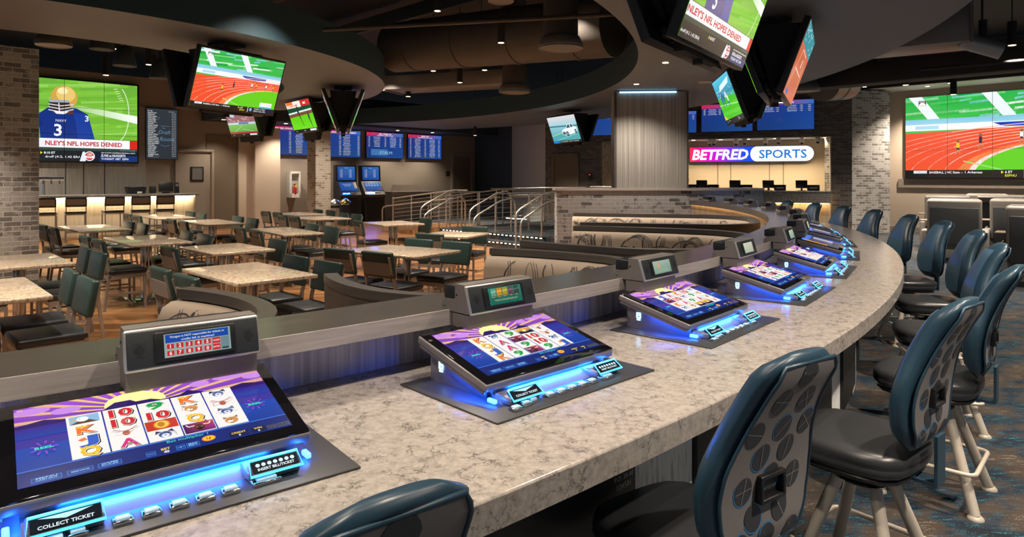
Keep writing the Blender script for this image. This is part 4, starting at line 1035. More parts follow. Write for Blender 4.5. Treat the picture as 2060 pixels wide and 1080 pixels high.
# ------------------------------------------------------------------ gaming terminals set into the counter
W, PW, PD = 0.60, 0.74, 0.476
GF, GD, ZF, ZB = 0.125, 0.348, 0.066, 0.153
TILT = math.atan2(ZB - ZF, GD)
GH = math.hypot(ZB - ZF, GD)
def term_proto():
    t = thing('gaming_terminal', 'gaming terminal', 'gaming terminal')
    MB().box(0, PD / 2, .003, PW, PD, .006, bev=.002).build('base_plate', MT['plate_metal'], t)
    m = MB()                                             # wedge body
    s = [(.150, .006), (.455, .006), (.455, ZB - .036), (.138, ZF - .012)]
    m.add([(x, y, z) for x in (-.262, .262) for y, z in s], [(0, 3, 2, 1), (4, 5, 6, 7), (0, 1, 5, 4), (1, 2, 6, 5), (2, 3, 7, 6), (3, 0, 4, 7)])
    body = m.build('body', MT['terminal_metal'], t)
    for sx in (-1, 1):
        Mx = T(sx * .2635, .395, .062) @ RZ(sx * PI / 2)
        e = MB()
        for dx, dz, sw_, sh_ in ((0, .0105, .021, .005), (0, -.0105, .021, .005), (-.0085, 0, .005, .021), (.0085, 0, .005, .021), (.001, .001, .007, .006), (0, -.019, .017, .006)): e.box(dx, -.001, dz, sw_, .003, sh_, 0, Mx)
        e.build('emblem', MT['emblem_glow'], body)
    G = T(0, GF, ZF) @ RX(TILT)                          # screen plane: x right, y up the slope, z out of the glass
    m = MB().box(0, GH / 2, -.015, W, GH, .026, 0, G, .006, 3)
    for sx in (-1, 1): m.box(sx * (W / 2 - .008), GH / 2, -.032, .005, GH - .02, .014, 0, G)
    m.build('bezel', MT['terminal_metal'], t)
    m = MB().box(0, GH / 2, .0005, W - .006, GH - .006, .006, 0, G, .002)
    m.build('glass', MT['glass_black'], t)
    # strips under the overhang and along both sides
    MB().prism([(.100, .006), (.168, .006), (.168, ZF - .02), (.152, .031)], -.262, .262, 0, Matrix(((0, 0, 1, 0), (1, 0, 0, 0), (0, 1, 0, 0), (0, 0, 0, 1)))).build('front_apron', MT['terminal_metal'], t)
    led = MB().box(0.0, .014, -.0292, .40, .013, .002, 0, G)
    led.build('light_bar', MT['led_cyan'], t)
    for sx in (-1, 1):
        q = MB().bar((sx * .278, .14, ZF - .024), (sx * .278, .34, ZF + .026), .005, .004)
        q.build('side_light', MT['led_blue'], t)
    for sx in (-1, 1):
        MB().box(sx * .285, .118, .018, .012, .034, .012, 0, None, .003).build('corner_light', MT['corner_led'], t)
    # ticket slots: a glowing rim round a dark mouth, on a small pedestal
    for sx, wd in ((-.195, .125), (.195, .115)):
        sl = MB().box(sx, .105, .018, wd, .075, .026, 0, None, .006)
        sl = sl.build('ticket_slot', MT['terminal_metal'], t)
        Ms = T(sx, .070, .036) @ RX(rad(32))
        rim = MB(); rim.tube([(-wd / 2, -.020, 0), (wd / 2, -.020, 0), (wd / 2 - .004, .018, .004), (-wd / 2 + .004, .018, .004)], .0032, 6, True, 0, Ms)
        rim.build('glowing_rim', MT['glow_cyan'], sl)
        mo = MB().box(0, 0, -.004, wd - .01, .036, .010, 0, Ms)
        mo.build('mouth', MT['black_plastic'], sl)
        cc = Canvas(wd - .014, .028)
        cc.rect(0, 0, 1, 1, '04101c')
        if sx < 0: cc.P2([(.1, .95), (.5, .55), (.9, .95)], 'bff0ff'); cc.text('COLLECT TICKET', .5, .12, .26, 'e8f8ff', 'C', .8, bold=.02)
        else:
            for i in range(7): cc.disc(.12 + .127 * i, .62, .17, .17, 'd8f6ff', n=10)
            cc.text('INSERT BILL/TICKET', .5, .1, .24, 'e8f8ff', 'C', .8, bold=.02)
        cc.build('slot_sign', MT['screen'], sl, Ms @ RX(-PI / 2) @ T(0, -.0025, 0))
    for i, (x, y, wd) in enumerate([(-.262, .040, .036), (-.214, .050, .036), (-.178, .057, .034), (-.105, .055, .036), (-.055, .055, .036), (-.005, .055, .036), (.045, .055, .036), (.095, .055, .036), (.170, .055, .062)]):
        b = MB().box(x, y, .010, wd, .030, .010, 0, None, .003)
        b.box(x, y, .016, wd * .7, .017, .006, 1, None, .002)
        b.build('button', [MT['chrome'], MT['button_clear']], t)
    return t
SX, SY = .532, GH - .062
def screen_for(kind, detail):
    if kind in (1, 2, 3, 4): return pic_slot(SX, SY, kind)
    if kind == 5: return pic_slot(SX, SY, 5)
    c = Canvas(SX, SY)
    c.rect(0, 0, 1, 1, ['1a2440', '202c4c', '30406a', '26345a']); c.grad(0, .8, 1, 1, '3060c0', '4080e8'); c.rect(.12, .2, .6, .78, '4a4a68'); c.rect(.6, .2, .9, .75, 'a8aab4')
    if kind == 6: c.rect(0, .3, .12, .95, 'd89838')
    for i in range(5): c.rect(.15 + .09 * i, .25, .22 + .09 * i, .7, ['60404c', '405a70', '5c5080', '784848', '48607c'][i])
    return c
G = T(0, GF, ZF) @ RX(TILT)
proto = term_proto()
TLAB = {1: 'gaming terminal at the near left, ten ten reels, nearest the camera beside keypad unit', 2: 'second gaming terminal, in mid counter, orange K at top left of its reels',
        3: 'third gaming terminal along the counter, its side glowing blue, facing the dotted stool', 4: 'fourth gaming terminal along the curve, just before the counter bends away', 5: 'fifth gaming terminal, screen half washed by pale reflection',
        6: 'sixth gaming terminal, orange strip on the left of its screen', 7: 'seventh gaming terminal, seen edge on with a glowing strip'}
terms = {}
for n in range(1, TN + 1):
    ph = PHI[n]
    x, y = pol(13.82, ph)
    lab = TLAB.get(n, 'dark edge-on gaming terminal, %s along the counter from the camera' % {8: 'eighth', 9: 'ninth', 10: 'tenth', 11: 'eleventh', 12: 'second last', 13: 'last'}.get(n))
    t = proto if n == 1 else dup(proto, (0, 0, 0), 0)
    t.location = (x, y, CZ); t.rotation_euler = (0, 0, rad(ph + 90))
    t['label'] = lab; t['group'] = 'gaming terminals along the curved counter'
    terms[n] = t
screens = {}
for n in range(1, TN + 1):
    k = n if n <= 5 else (6 if n == 6 else 7)
    if k not in screens: screens[k] = screen_for(k, n < 3).mesh('game_screen', MT['screen'], G @ T(0, GH / 2 + .004, .0046) @ RX(-PI / 2))
    o = bpy.data.objects.new('game_screen', screens[k]); COL.objects.link(o); o.parent = terms[n]

# ------------------------------------------------------------------ player display units standing on the ledge behind each terminal
UW, UH = .325, .095
def unit_proto():
    u = thing('player_display', 'player display unit', 'display unit')
    Mx = Matrix(((0, 0, 1, 0), (1, 0, 0, 0), (0, 1, 0, 0), (0, 0, 0, 1)))      # profile (y, z) swept along x
    m = MB()
    m.prism([(0, .0), (.03, .10), (.085, .10), (.085, .046), (.15, .036), (.165, .018), (.165, .0)], -UW / 2 + .004, UW / 2 - .004, 0, Mx)
    h = m.build('housing', MT['unit_taupe'], u)
    for sx in (-1, 1):
        for ys, zs, rs in ((.075, .062, .004), (.145, .015, .003)):
            MB().lathe([(rs, 0), (rs, .002)], 8, 0, T(sx * (UW / 2 - .004), ys, zs) @ RY(sx * PI / 2)).build('screw', MT['black_plastic'], h)
    MB().box(0, .125, .064, UW - .03, .075, .050, 0, None, .004).build('rear_box', MT['black_plastic'], u)
    MB().prism([(0.012, -.052), (0.012, -.004), (.10, -.004), (.10, -.052)], -UW / 2 + .006, UW / 2 - .006, 0, Mx).build('neck', MT['unit_taupe'], u)
    MB().box(0, .055, -.126, .20, .05, .15).build('stand', MT['black_matte'], u)
    B = T(0, 0, .0) @ RX(-rad(17)) if False else T(0, -.002, .001) @ Matrix.Rotation(-math.atan2(.03, .10), 4, 'X')
    m = MB().box(0, 0, UH / 2 + .002, UW, .014, UH + .008, 0, B, .006, 3)
    f = m.build('front_frame', MT['bezel_silver'], u)
    m = MB().box(0, -.006, UH / 2 + .002, UW - .012, .008, UH - .004, 0, B, .004, 3)
    m.build('face', MT['face_charcoal'], f)
    for sx in (-1, 1):
        m = MB(); m.box(sx * .130, -.0101, UH / 2 + .002, .030, .0006, .034, 0, B)
        for i in range(-3, 4):
            for j in range(-3, 4):
                if i * i + j * j < 12: m.lathe([(.0016, 0), (.0016, .0006)], 6, 1, B @ T(sx * .130 + i * .0035 + (j % 2) * .0017, -.0106, UH / 2 + j * .0042) @ RX(PI / 2))
        m.build('speaker_grille', [MT['face_charcoal'], MT['black_matte']], f)
    m = MB().box(0, -.012, UH / 2 + .002, .192, .008, .072, 0, B, .002)
    m.build('screen_surround', MT['black_plastic'], f)
    return u, B
up, UB = unit_proto()
upic = [pic_keypad(.158, .058), pic_gifts(.158, .060), pic_plain(.158, .060, True), pic_plain(.158, .060)]
um = [p.mesh('display', MT['screen_soft'], UB @ T(.004 if i < 2 else 0, -.0165, UH / 2 + .002), depth=.00012) for i, p in enumerate(upic)]
ULAB = {1: 'grey display unit with red number keypad, on the ledge at near left', 2: 'grey display unit with colourful gift screen, behind the second gaming terminal', 3: 'grey display unit with blurred pinkish screen, behind third gaming terminal', 4: 'grey display unit with pale green screen behind the fourth gaming terminal',
        5: 'display unit on the ledge behind fifth gaming terminal, seen from its side', 6: 'display unit behind the sixth terminal with narrow visible screen', 7: 'display unit behind the seventh gaming terminal, screen almost edge on'}
for n in range(1, TN + 1):
    ph = PHI[n]; a = rad(ph + 90)
    x, y = pol(13.82 - .414, ph)
    lab = ULAB.get(n, 'black backed display unit on the far ledge, %s' % {8: 'eighth from the camera', 9: 'ninth from the camera', 10: 'fourth from the brick wall', 11: 'third from the brick wall', 12: 'second from the brick wall', 13: 'nearest the brick wall'}.get(n))
    u = up if n == 1 else dup(up, (0, 0, 0), 0, skip=('display',))
    o_ = .034 + {1: .075, 3: -.06, 4: -.05}.get(n, 0)
    u.location = (x + o_ * math.cos(a), y + o_ * math.sin(a), CZ + .202); u.rotation_euler = (0, 0, a)
    u['label'] = lab; u['group'] = 'display units on the counter ledge'
    o = bpy.data.objects.new('display', um[min(n, 4) - 1]); COL.objects.link(o); o.parent = u

# ------------------------------------------------------------------ casino stools
def stool_proto():
    s = thing('casino_stool', 'stool', 'stool')
    # seat: rounded cushion
    m = MB()
    prof = []
    def squircle(hw, hd, z, k=26, ex=3.6):
        out = []
        for i in range(k):
            a = 2 * PI * i / k; ca, sa = math.cos(a), math.sin(a)
            r = (abs(ca) ** ex + abs(sa) ** ex) ** (-1 / ex)
            out.append((hw * r * ca, hd * r * sa + .03, z))
        return out
    def loft(m, rings, mi=0, cap=True):
        k = len(rings[0]); vs = [p for r in rings for p in r]; fs = []
        for i in range(len(rings) - 1):
            fs += [(i * k + j, i * k + (j + 1) % k, (i + 1) * k + (j + 1) % k, (i + 1) * k + j) for j in range(k)]
        if cap: fs += [list(range(k))[::-1], list(range((len(rings) - 1) * k, len(rings) * k))]
        m.add(vs, fs, mi, None, None, True)
    loft(m, [squircle(.205, .21, .535), squircle(.222, .228, .550), squircle(.230, .238, .578), squircle(.224, .232, .585), squircle(.230, .238, .592), squircle(.227, .235, .617), squircle(.205, .212, .632), squircle(.16, .165, .638), squircle(.07, .07, .641)])
    seat = m.build('seat', MT['vinyl_seat'], s)
    m = MB(); loft(m, [squircle(.21, .215, .520), squircle(.215, .22, .536)]); m.build('seat_shell', MT['black_plastic'], s)
    m = MB(); m.lathe([(.10, .522), (.05, .50), (.05, .47), (.09, .46), (.09, .45)], 16); m.build('swivel', MT['black_plastic'], s)
    # back: a tall shaped cushion; width changes with height, padded front, flat rear panel
    Z0, Z1 = .655, 1.205
    def halfw(t): # 0 bottom .. 1 top
        pts = [(0, .125), (.06, .165), (.18, .200), (.32, .214), (.45, .205), (.6, .172), (.75, .148), (.88, .138), (.95, .125), (.985, .10), (1, .07)]
        for (a, x), (b, y) in zip(pts, pts[1:]):
            if t <= b: return x + (y - x) * (t - a) / (b - a)
        return pts[-1][1]
    def yc(t): return -.205 - .05 * t - .10 * t * t + .035 * math.sin(PI * t)     # leans back
    nz, na = 18, 20
    rings = []
    for i in range(nz + 1):
        t = i / nz
        hw = halfw(t); edge = min(1, 6 * t + .35, 7 * (1 - t) + .35)
        th_f, th_b = .062 * edge, .040 * edge
        ring = []
        for k in range(na):
            a = 2 * PI * k / na; ca, sa = math.cos(a), math.sin(a)
            ex = 2.6
            r = (abs(ca) ** ex + abs(sa) ** ex) ** (-1 / ex)
            ring.append((hw * r * ca, yc(t) + (th_f if sa > 0 else th_b) * r * sa, Z0 + (Z1 - Z0) * t))
        rings.append(ring)
    m = MB(); loft(m, rings)
    back = m.build('backrest', MT['vinyl_navy'], s)
    def front(u, t):
        hw = halfw(t) * .70; edge = min(1, 6 * t + .35, 7 * (1 - t) + .35); q = abs(u) * .70
        return (u * hw, yc(t) + .062 * edge * (1 - q ** 2.6) ** (1 / 2.6) + .003 * (1 - u ** 6), Z0 + (Z1 - Z0) * t)
    m = MB(); m.grid_surf([[front(-1 + 2 * i / 8, .10 + .83 * j / 20) for j in range(21)] for i in range(9)])
    m.build('front_panel', MT['vinyl_blue'], back)
    # rear fabric panel just proud of the shell with dots, arcs and lines
    def rear(u, t, off=.0):                  # u -1..1, t 0..1
        hw = halfw(t) * .86
        return (u * hw, yc(t) - .040 * min(1, 6 * t + .35, 7 * (1 - t) + .35) * (1 - .10 * u * u) - .004 - off, Z0 + (Z1 - Z0) * t)
    m = MB(); nu, ntt = 9, 18
    P = [[rear(-1 + 2 * i / (nu - 1), .035 + .925 * j / (ntt - 1)) for j in range(ntt)] for i in range(nu)]
    m.grid_surf(P, 0)
    rim = [rear(-1, .035 + .925 * j / 30) for j in range(31)] + [rear(1, .96 - .925 * j / 30) for j in range(31)]
    m2 = MB(); m2.tube(rim, .005, 6, True); m2.build('piping', MT['vinyl_navy'], back)
    rr = random.Random(12)
    def onrear(x, z, off):                   # x metres, z height
        t = (z - Z0) / (Z1 - Z0); hw = halfw(max(0, min(1, t))) * .86
        return rear(max(-1, min(1, x / hw)), max(.04, min(.955, t)), off)
    def blob(x, z, rx, rz, mi, off, a0=0, a1=2 * PI, ri=None, rot=0, k=18):
        pts = []
        for i in range(k + 1 if ri else k):
            a = a0 + (a1 - a0) * i / k
            dx, dz = rx * math.cos(a), rz * math.sin(a)
            pts.append((x + dx * math.cos(rot) - dz * math.sin(rot), z + dx * math.sin(rot) + dz * math.cos(rot)))
        if ri is None:
            m.add([onrear(*p, off) for p in pts] + [onrear(x, z, off)], [(k, (i + 1) % k, i) for i in range(k)], mi)
        else:
            q = [(x + (p[0] - x) * ri, z + (p[1] - z) * ri) for p in pts]
            vs = [onrear(*p, off) for p in pts] + [onrear(*p, off) for p in q]
            n_ = len(pts); m.add(vs, [(i, i + 1, n_ + i + 1, n_ + i) for i in range(n_ - 1)], mi)
    row = 0; z = .70
    while z < 1.225:
        t = (z - Z0) / (Z1 - Z0); hw = halfw(t) * .84
        x = -.21 + (row % 2) * .0525
        while x < .2:
            if abs(x) < hw - .014:
                zz = z + rr.uniform(-.010, .010); xx = x + rr.uniform(-.006, .006)
                rot = rr.uniform(-.4, .4)
                a0 = rr.uniform(0, 6.28)
                if rr.random() < .62: blob(xx, zz, .0365, .0405, 2, .0012, a0, a0 + rr.uniform(2.2, 4.2), .90, rot)
                blob(xx, zz, .0325, .0365, 1, .0018, rot=rot)
                if rr.random() < .55:
                    a = rr.uniform(0, PI)
                    for aa in ([a] if rr.random() < .6 else [a, a + 1.3]):
                        dx, dz = math.cos(aa), math.sin(aa); w_ = .0013
                        p = [(xx - dx * .030 - dz * w_, zz - dz * .034 + dx * w_), (xx - dx * .030 + dz * w_, zz - dz * .034 - dx * w_), (xx + dx * .030 + dz * w_, zz + dz * .034 - dx * w_), (xx + dx * .030 - dz * w_, zz + dz * .034 + dx * w_)]
                        m.add([onrear(*q, .0024) for q in p], [(0, 1, 2, 3)], 3)
            x += .105
        z += .076; row += 1
    m.build('rear_panel', [MT['dot_fabric'], MT['dot_dark'], MT['dot_blue'], MT['dot_line']], back)
    # pull handle set into the lower rear
    t_h = .335; y_h = rear(0, t_h)[1]
    m = MB()
    for dx, dz, sx, sz in ((0, .030, .104, .012), (0, -.030, .104, .012), (-.046, 0, .012, .06), (.046, 0, .012, .06)): m.box(dx, y_h - .008, Z0 + (Z1 - Z0) * t_h + dz, sx, .024, sz, 0, None, .004)
    m.box(0, y_h + .002, Z0 + (Z1 - Z0) * t_h, .085, .004, .055)
    m.build('pull_handle', MT['black_plastic'], back)
    # flat steel strap from under the seat up to the back
    m = MB()
    m.bar((0, -.05, .524), (0, -.262, .524), .075, .012, side=(1, 0, 0)); m.bar((0, -.262, .521), (0, -.262, .70), .075, .012, side=(1, 0, 0))
    m.build('back_bracket', MT['vinyl_navy'], s)
    # four splayed legs with foot discs, square foot ring
    for sx in (-1, 1):
        for sy in (-1, 1):
            m = MB(); m.tube([(sx * .07, sy * .07, .455), (sx * .205, sy * .205, .012)], .024, 10); m.lathe([(.036, 0), (.036, .008), (.025, .018)], 12, 0, T(sx * .207, sy * .207, 0))
            m.build('leg', MT['stool_leg'], s)
    k = .165; ring = []
    for sx, sy, a0 in ((1, 1, 0), (-1, 1, 90), (-1, -1, 180), (1, -1, 270)):
        ring += [(sx * (k - .0) + .04 * math.cos(rad(a0 + 22.5 * i)), sy * k + .04 * math.sin(rad(a0 + 22.5 * i)), .20) for i in range(5)]
    m = MB(); m.tube(ring, .011, 8, True); m.build('foot_ring', MT['stool_leg'], s)
    return s
st = stool_proto()
SL = {1: (-51.15, 14.10, 0, 'navy stool in the foreground, only the top of its back showing'), 2: (-46.4, 14.13, -10, 'navy stool with large dotted rear panel, beside the third terminal near the camera'), 3: (-42.0, 14.27, -9, 'navy stool with dotted rear panel, second from front on the right'),
      4: (-37.3, 14.36, -6, 'navy stool at the right edge, its dotted panel narrow and partly hidden'), 5: (-32.6, 14.34, 10, 'navy stool behind the right edge one, back cut off below'), 6: (-27.8, 14.34, 12, 'navy stool leaning in a row, third behind the dotted ones'), 7: (-23.0, 14.30, 16, 'navy stool before the grey recliners, back tall and fully lit'),
      8: (-18.3, 14.24, 18, 'navy stool facing left with black strap under its back, by the counter bend'), 9: (-13.6, 14.16, 20, 'navy stool in front of the pale brick pillar, right one'), 10: (-8.8, 14.12, 20, 'navy stool in front of the pale brick pillar, left one'), 11: (-4.05, 14.10, 18, 'navy stool in front of the glowing ticket counter, right one'), 12: (.7, 14.10, 16, 'navy stool in front of the glowing ticket counter, left one')}
for n, (ph, r, da, lab) in SL.items():
    o = st if n == 1 else dup(st, (0, 0, 0), 0)
    x, y = pol(r, ph)
    o.location = (x, y, 0); o.rotation_euler = (0, 0, rad(ph + 90 + da))
    o['label'] = lab; o['group'] = 'casino stools along the counter'
# ------------------------------------------------------------------ dining tables and chairs
TBZ = 0.80
def chair_proto():
    c = thing('dining_chair', 'chair', 'chair')
    # +y is the way the sitter faces; square tube frame, vinyl seat and back pads
    SH, HW, HD = .445, .205, .20
    for sx in (-1, 1):
        MB().bar((sx * HW, HD, 0), (sx * HW, HD, SH - .02), .026, .026).build('front_leg', MT['chair_metal'], c)
        m = MB(); pts = [(sx * HW, -HD - .05, 0), (sx * HW, -HD, SH - .02), (sx * HW, -HD - .01, SH + .1), (sx * HW * .99, -HD - .085, .82)]
        for a, b in zip(pts, pts[1:]): m.bar(a, b, .022, .030)
        m.build('rear_leg', MT['chair_metal'], c)
    m = MB()
    m.bar((-HW, HD, SH - .035), (HW, HD, SH - .035), .022, .045); m.bar((-HW, -HD, SH - .035), (HW, -HD, SH - .035), .022, .045)
    for sx in (-1, 1): m.bar((sx * HW, -HD, SH - .035), (sx * HW, HD, SH - .035), .022, .045)
    m.build('seat_frame', MT['chair_metal'], c)
    m = MB()
    for sx in (-1, 1): m.bar((sx * HW, -HD - .03, .20), (sx * HW, HD, .20), .018, .022)
    m.bar((-HW, -.02, .20), (HW, -.02, .20), .018, .022)
    m.build('stretcher', MT['chair_metal'], c)
    MB().box(0, .0, SH + .022, .44, .445, .065, 0, None, .024, 3).build('seat', MT['vinyl_black'], c)
    A = T(0, -.253, .725) @ RX(rad(10))
    MB().box(0, .012, .0, .445, .050, .275, 0, A, .016, 3).build('back_pad', MT['vinyl_green'], c)
    MB().box(0, -.017, -.035, .385, .010, .135, 0, A).build('back_plate', MT['chair_plate'], c)
    return c
def table_mesh(L, Wd):
    t = thing('dining_table', 'table', 'table')
    MB().box(0, 0, TBZ - .015, L, Wd, .03, 0, None, .006).build('tabletop', MT['table_granite'], t)
    k = .22 if L > .95 else 0.0
    for x in ((-k / 2, k / 2) if k else (0,)):
        MB().lathe([(.042, .012), (.042, TBZ - .03)], 16, 0, T(x, 0, 0)).build('column', MT['chrome'], t)
    MB().box(0, 0, .008, .60 if k else .45, .45, .016, 0, None, .004).build('base_plate', MT['chrome'], t)
    MB().box(0, 0, TBZ - .042, .5 if k else .3, .3, .022).build('support_plate', MT['black_matte'], t)
    return t
CH = chair_proto()
first = [True]
def place_chair(x, y, face, label, sx=1.0):
    o = CH if first[0] else dup(CH, (0, 0, 0), 0)
    first[0] = False
    o.location = (x, y, 0); o.rotation_euler = (0, 0, face - PI / 2)
    o.scale = (sx, 1, 1)
    o['label'] = label; o['group'] = 'dining chairs around the stone tables'
    return o
# name: centre, length, depth, turn of long axis, phrase, chairs (side, slot)
TABLES = {
 'a': ((-2.34, 5.84), 1.22, .70, -45, 'the table behind the near booth', 'LLRR', 'granite dining table nearest the front, just behind the near beige booth'),
 'b': ((-4.93, 8.88), 1.50, .72, -47, 'the lilac sheened table', 'LLRR', 'granite dining table with a lilac sheen on two chrome columns, mid left'),
 'c': ((-6.95, 10.95), 1.60, .72, -45, 'the table right of the pillar', 'LLRR', 'granite dining table just right of the broad brick pillar'),
 'd': ((-5.66, 12.45), 1.60, .68, -49, 'the table before the kitchen door', 'LLRR', 'cream granite dining table in front of the dark recess by the kitchen door'),
 'e': ((-3.55, 10.35), 1.50, .62, -51, 'the table in mid hall', 'LLRR', 'long granite dining table in the middle of the hall, left of slim pillar foot'),
 'f': ((-3.38, 7.80), 1.05, .72, -45, 'the shaded small table', 'LR', 'dark shaded granite table between the near table and mid hall'),
 'g': ((-1.28, 7.55), 1.15, .78, -33, 'the table by the booth end', 'LLRR', 'granite dining table with white reflections, nearest the beige booth end'),
 'h': ((-2.19, 12.15), .98, .80, -56, 'the table below the kiosks', 'LR', 'small granite table with a blue glint, in front of the kiosks and ramp'),
 'i': ((-.86, 9.75), .80, .80, -22, 'the table by the lit steps', 'LR', 'small granite table standing beside the lit steps'),
 'j': ((-4.95, 6.62), 1.22, .72, -46, 'the green lit table', 'LLRR', 'granite dining table with a bright green glow on its right end, far left'),
 'k': ((-3.92, 4.84), 1.22, .72, -46, 'the table at bottom left', 'LLRR', 'granite dining table at the left edge, closest to the counter ledge'),
 'l': ((-7.5, 14.25), 1.80, .72, -48, 'the table below the bar stools', 'LLRR', 'granite dining table with warm glints, in front of the bar stools'),
 'm': ((-4.95, 15.3), 1.22, .75, -46, 'the table below the extinguisher', 'LLRR', 'dim grey table below the fire extinguisher cabinet'),
 'n': ((-4.0, 13.75), 1.22, .80, -50, 'the table at the slim pillar', 'LLRR', 'dim grey table at the foot of the slim pale brick pillar'),
 'o': ((-8.9, 10.9), 1.22, .72, -46, 'the table behind the pillar', 'RR', 'granite dining table mostly hidden behind the broad brick pillar'),
}
for k, ((cx, cy), L, Wd, ang, phrase, seats, tl) in TABLES.items():
    t = table_mesh(L, Wd)
    a = rad(ang)
    t.location = (cx, cy, 0); t.rotation_euler = (0, 0, a)
    t['label'] = tl; t['group'] = 'stone topped dining tables'
    ca, sa = math.cos(a), math.sin(a)
    for side in 'LR':
        ns = seats.count(side)
        for i in range(ns):
            u = 0 if ns == 1 else (-1, 1)[i] * min(L * .255, .40)
            v = (-1 if side == 'L' else 1) * (Wd / 2 + .01)
            if k == 'i': v = (-1 if side == 'L' else 1) * (Wd / 2 + .06)
            x, y = cx + u * ca - v * sa, cy + u * sa + v * ca
            face = a + (PI / 2 if side == 'L' else -PI / 2) + rad(R.uniform(-2.5, 2.5))
            if ns == 1: lab = 'single black dining chair on the %s side of %s' % ({'L': 'near', 'R': 'far'}[side], phrase)
            else: lab = '%s black dining chair on the %s side of %s' % (('back', 'front')[i], {'L': 'left', 'R': 'right'}[side], phrase)
            place_chair(x, y, face, lab, 1.0 if L < 1.3 else min(1.22, L / 1.3))

# ------------------------------------------------------------------ curved booths inside the counter
def upath(hw, dl, dr, rc, n=10, flare=.0):
    """U outline in booth space (x tangential, y towards the hall): left tip, round the back, right tip"""
    pts = []
    for i in range(8): pts.append((-hw - flare * (1 - i / 7) ** 2, dl - (dl - rc) * i / 7))
    for i in range(1, n + 1):
        a = PI + (PI / 2) * i / n
        pts.append((-hw + rc + rc * math.cos(a), rc + rc * math.sin(a)))
    for i in range(0, n):
        a = 1.5 * PI + (PI / 2) * i / n
        pts.append((hw - rc + rc * math.cos(a), rc + rc * math.sin(a)))
    for i in range(8): pts.append((hw + flare * (i / 7) ** 2, rc + (dr - rc) * i / 7))
    return pts
def offset(pts, d):
    out = []
    n = len(pts)
    for i in range(n):
        a, b = pts[max(0, i - 1)], pts[min(n - 1, i + 1)]
        tx, ty = b[0] - a[0], b[1] - a[1]; l = math.hypot(tx, ty) or 1
        out.append((pts[i][0] - ty / l * d, pts[i][1] + tx / l * d))   # left of travel = inside the U
    return out
BZ = 1.07
def ribbon(mb, A, B, z0, z1, mi=0):
    """solid strip between two outlines"""
    n = len(A)
    for P, Q, za, zb in ((A, A, z1, z0), (B, B, z0, z1)):
        mb.grid_surf([[(*P[i], za), (*Q[i], zb)] for i in range(n)], mi, None, (4.4, z1 - z0))
    mb.grid_surf([[(*B[i], z1), (*A[i], z1)] for i in range(n)], mi, None, (4.4, .06)); mb.grid_surf([[(*A[i], z0), (*B[i], z0)] for i in range(n)], mi, None, (4.4, .06))
    for i in (0, n - 1):
        q = [(*A[i], z0), (*B[i], z0), (*B[i], z1), (*A[i], z1)]
        mb.add(q, [(0, 1, 2, 3) if i else (3, 2, 1, 0)], mi)
    return mb
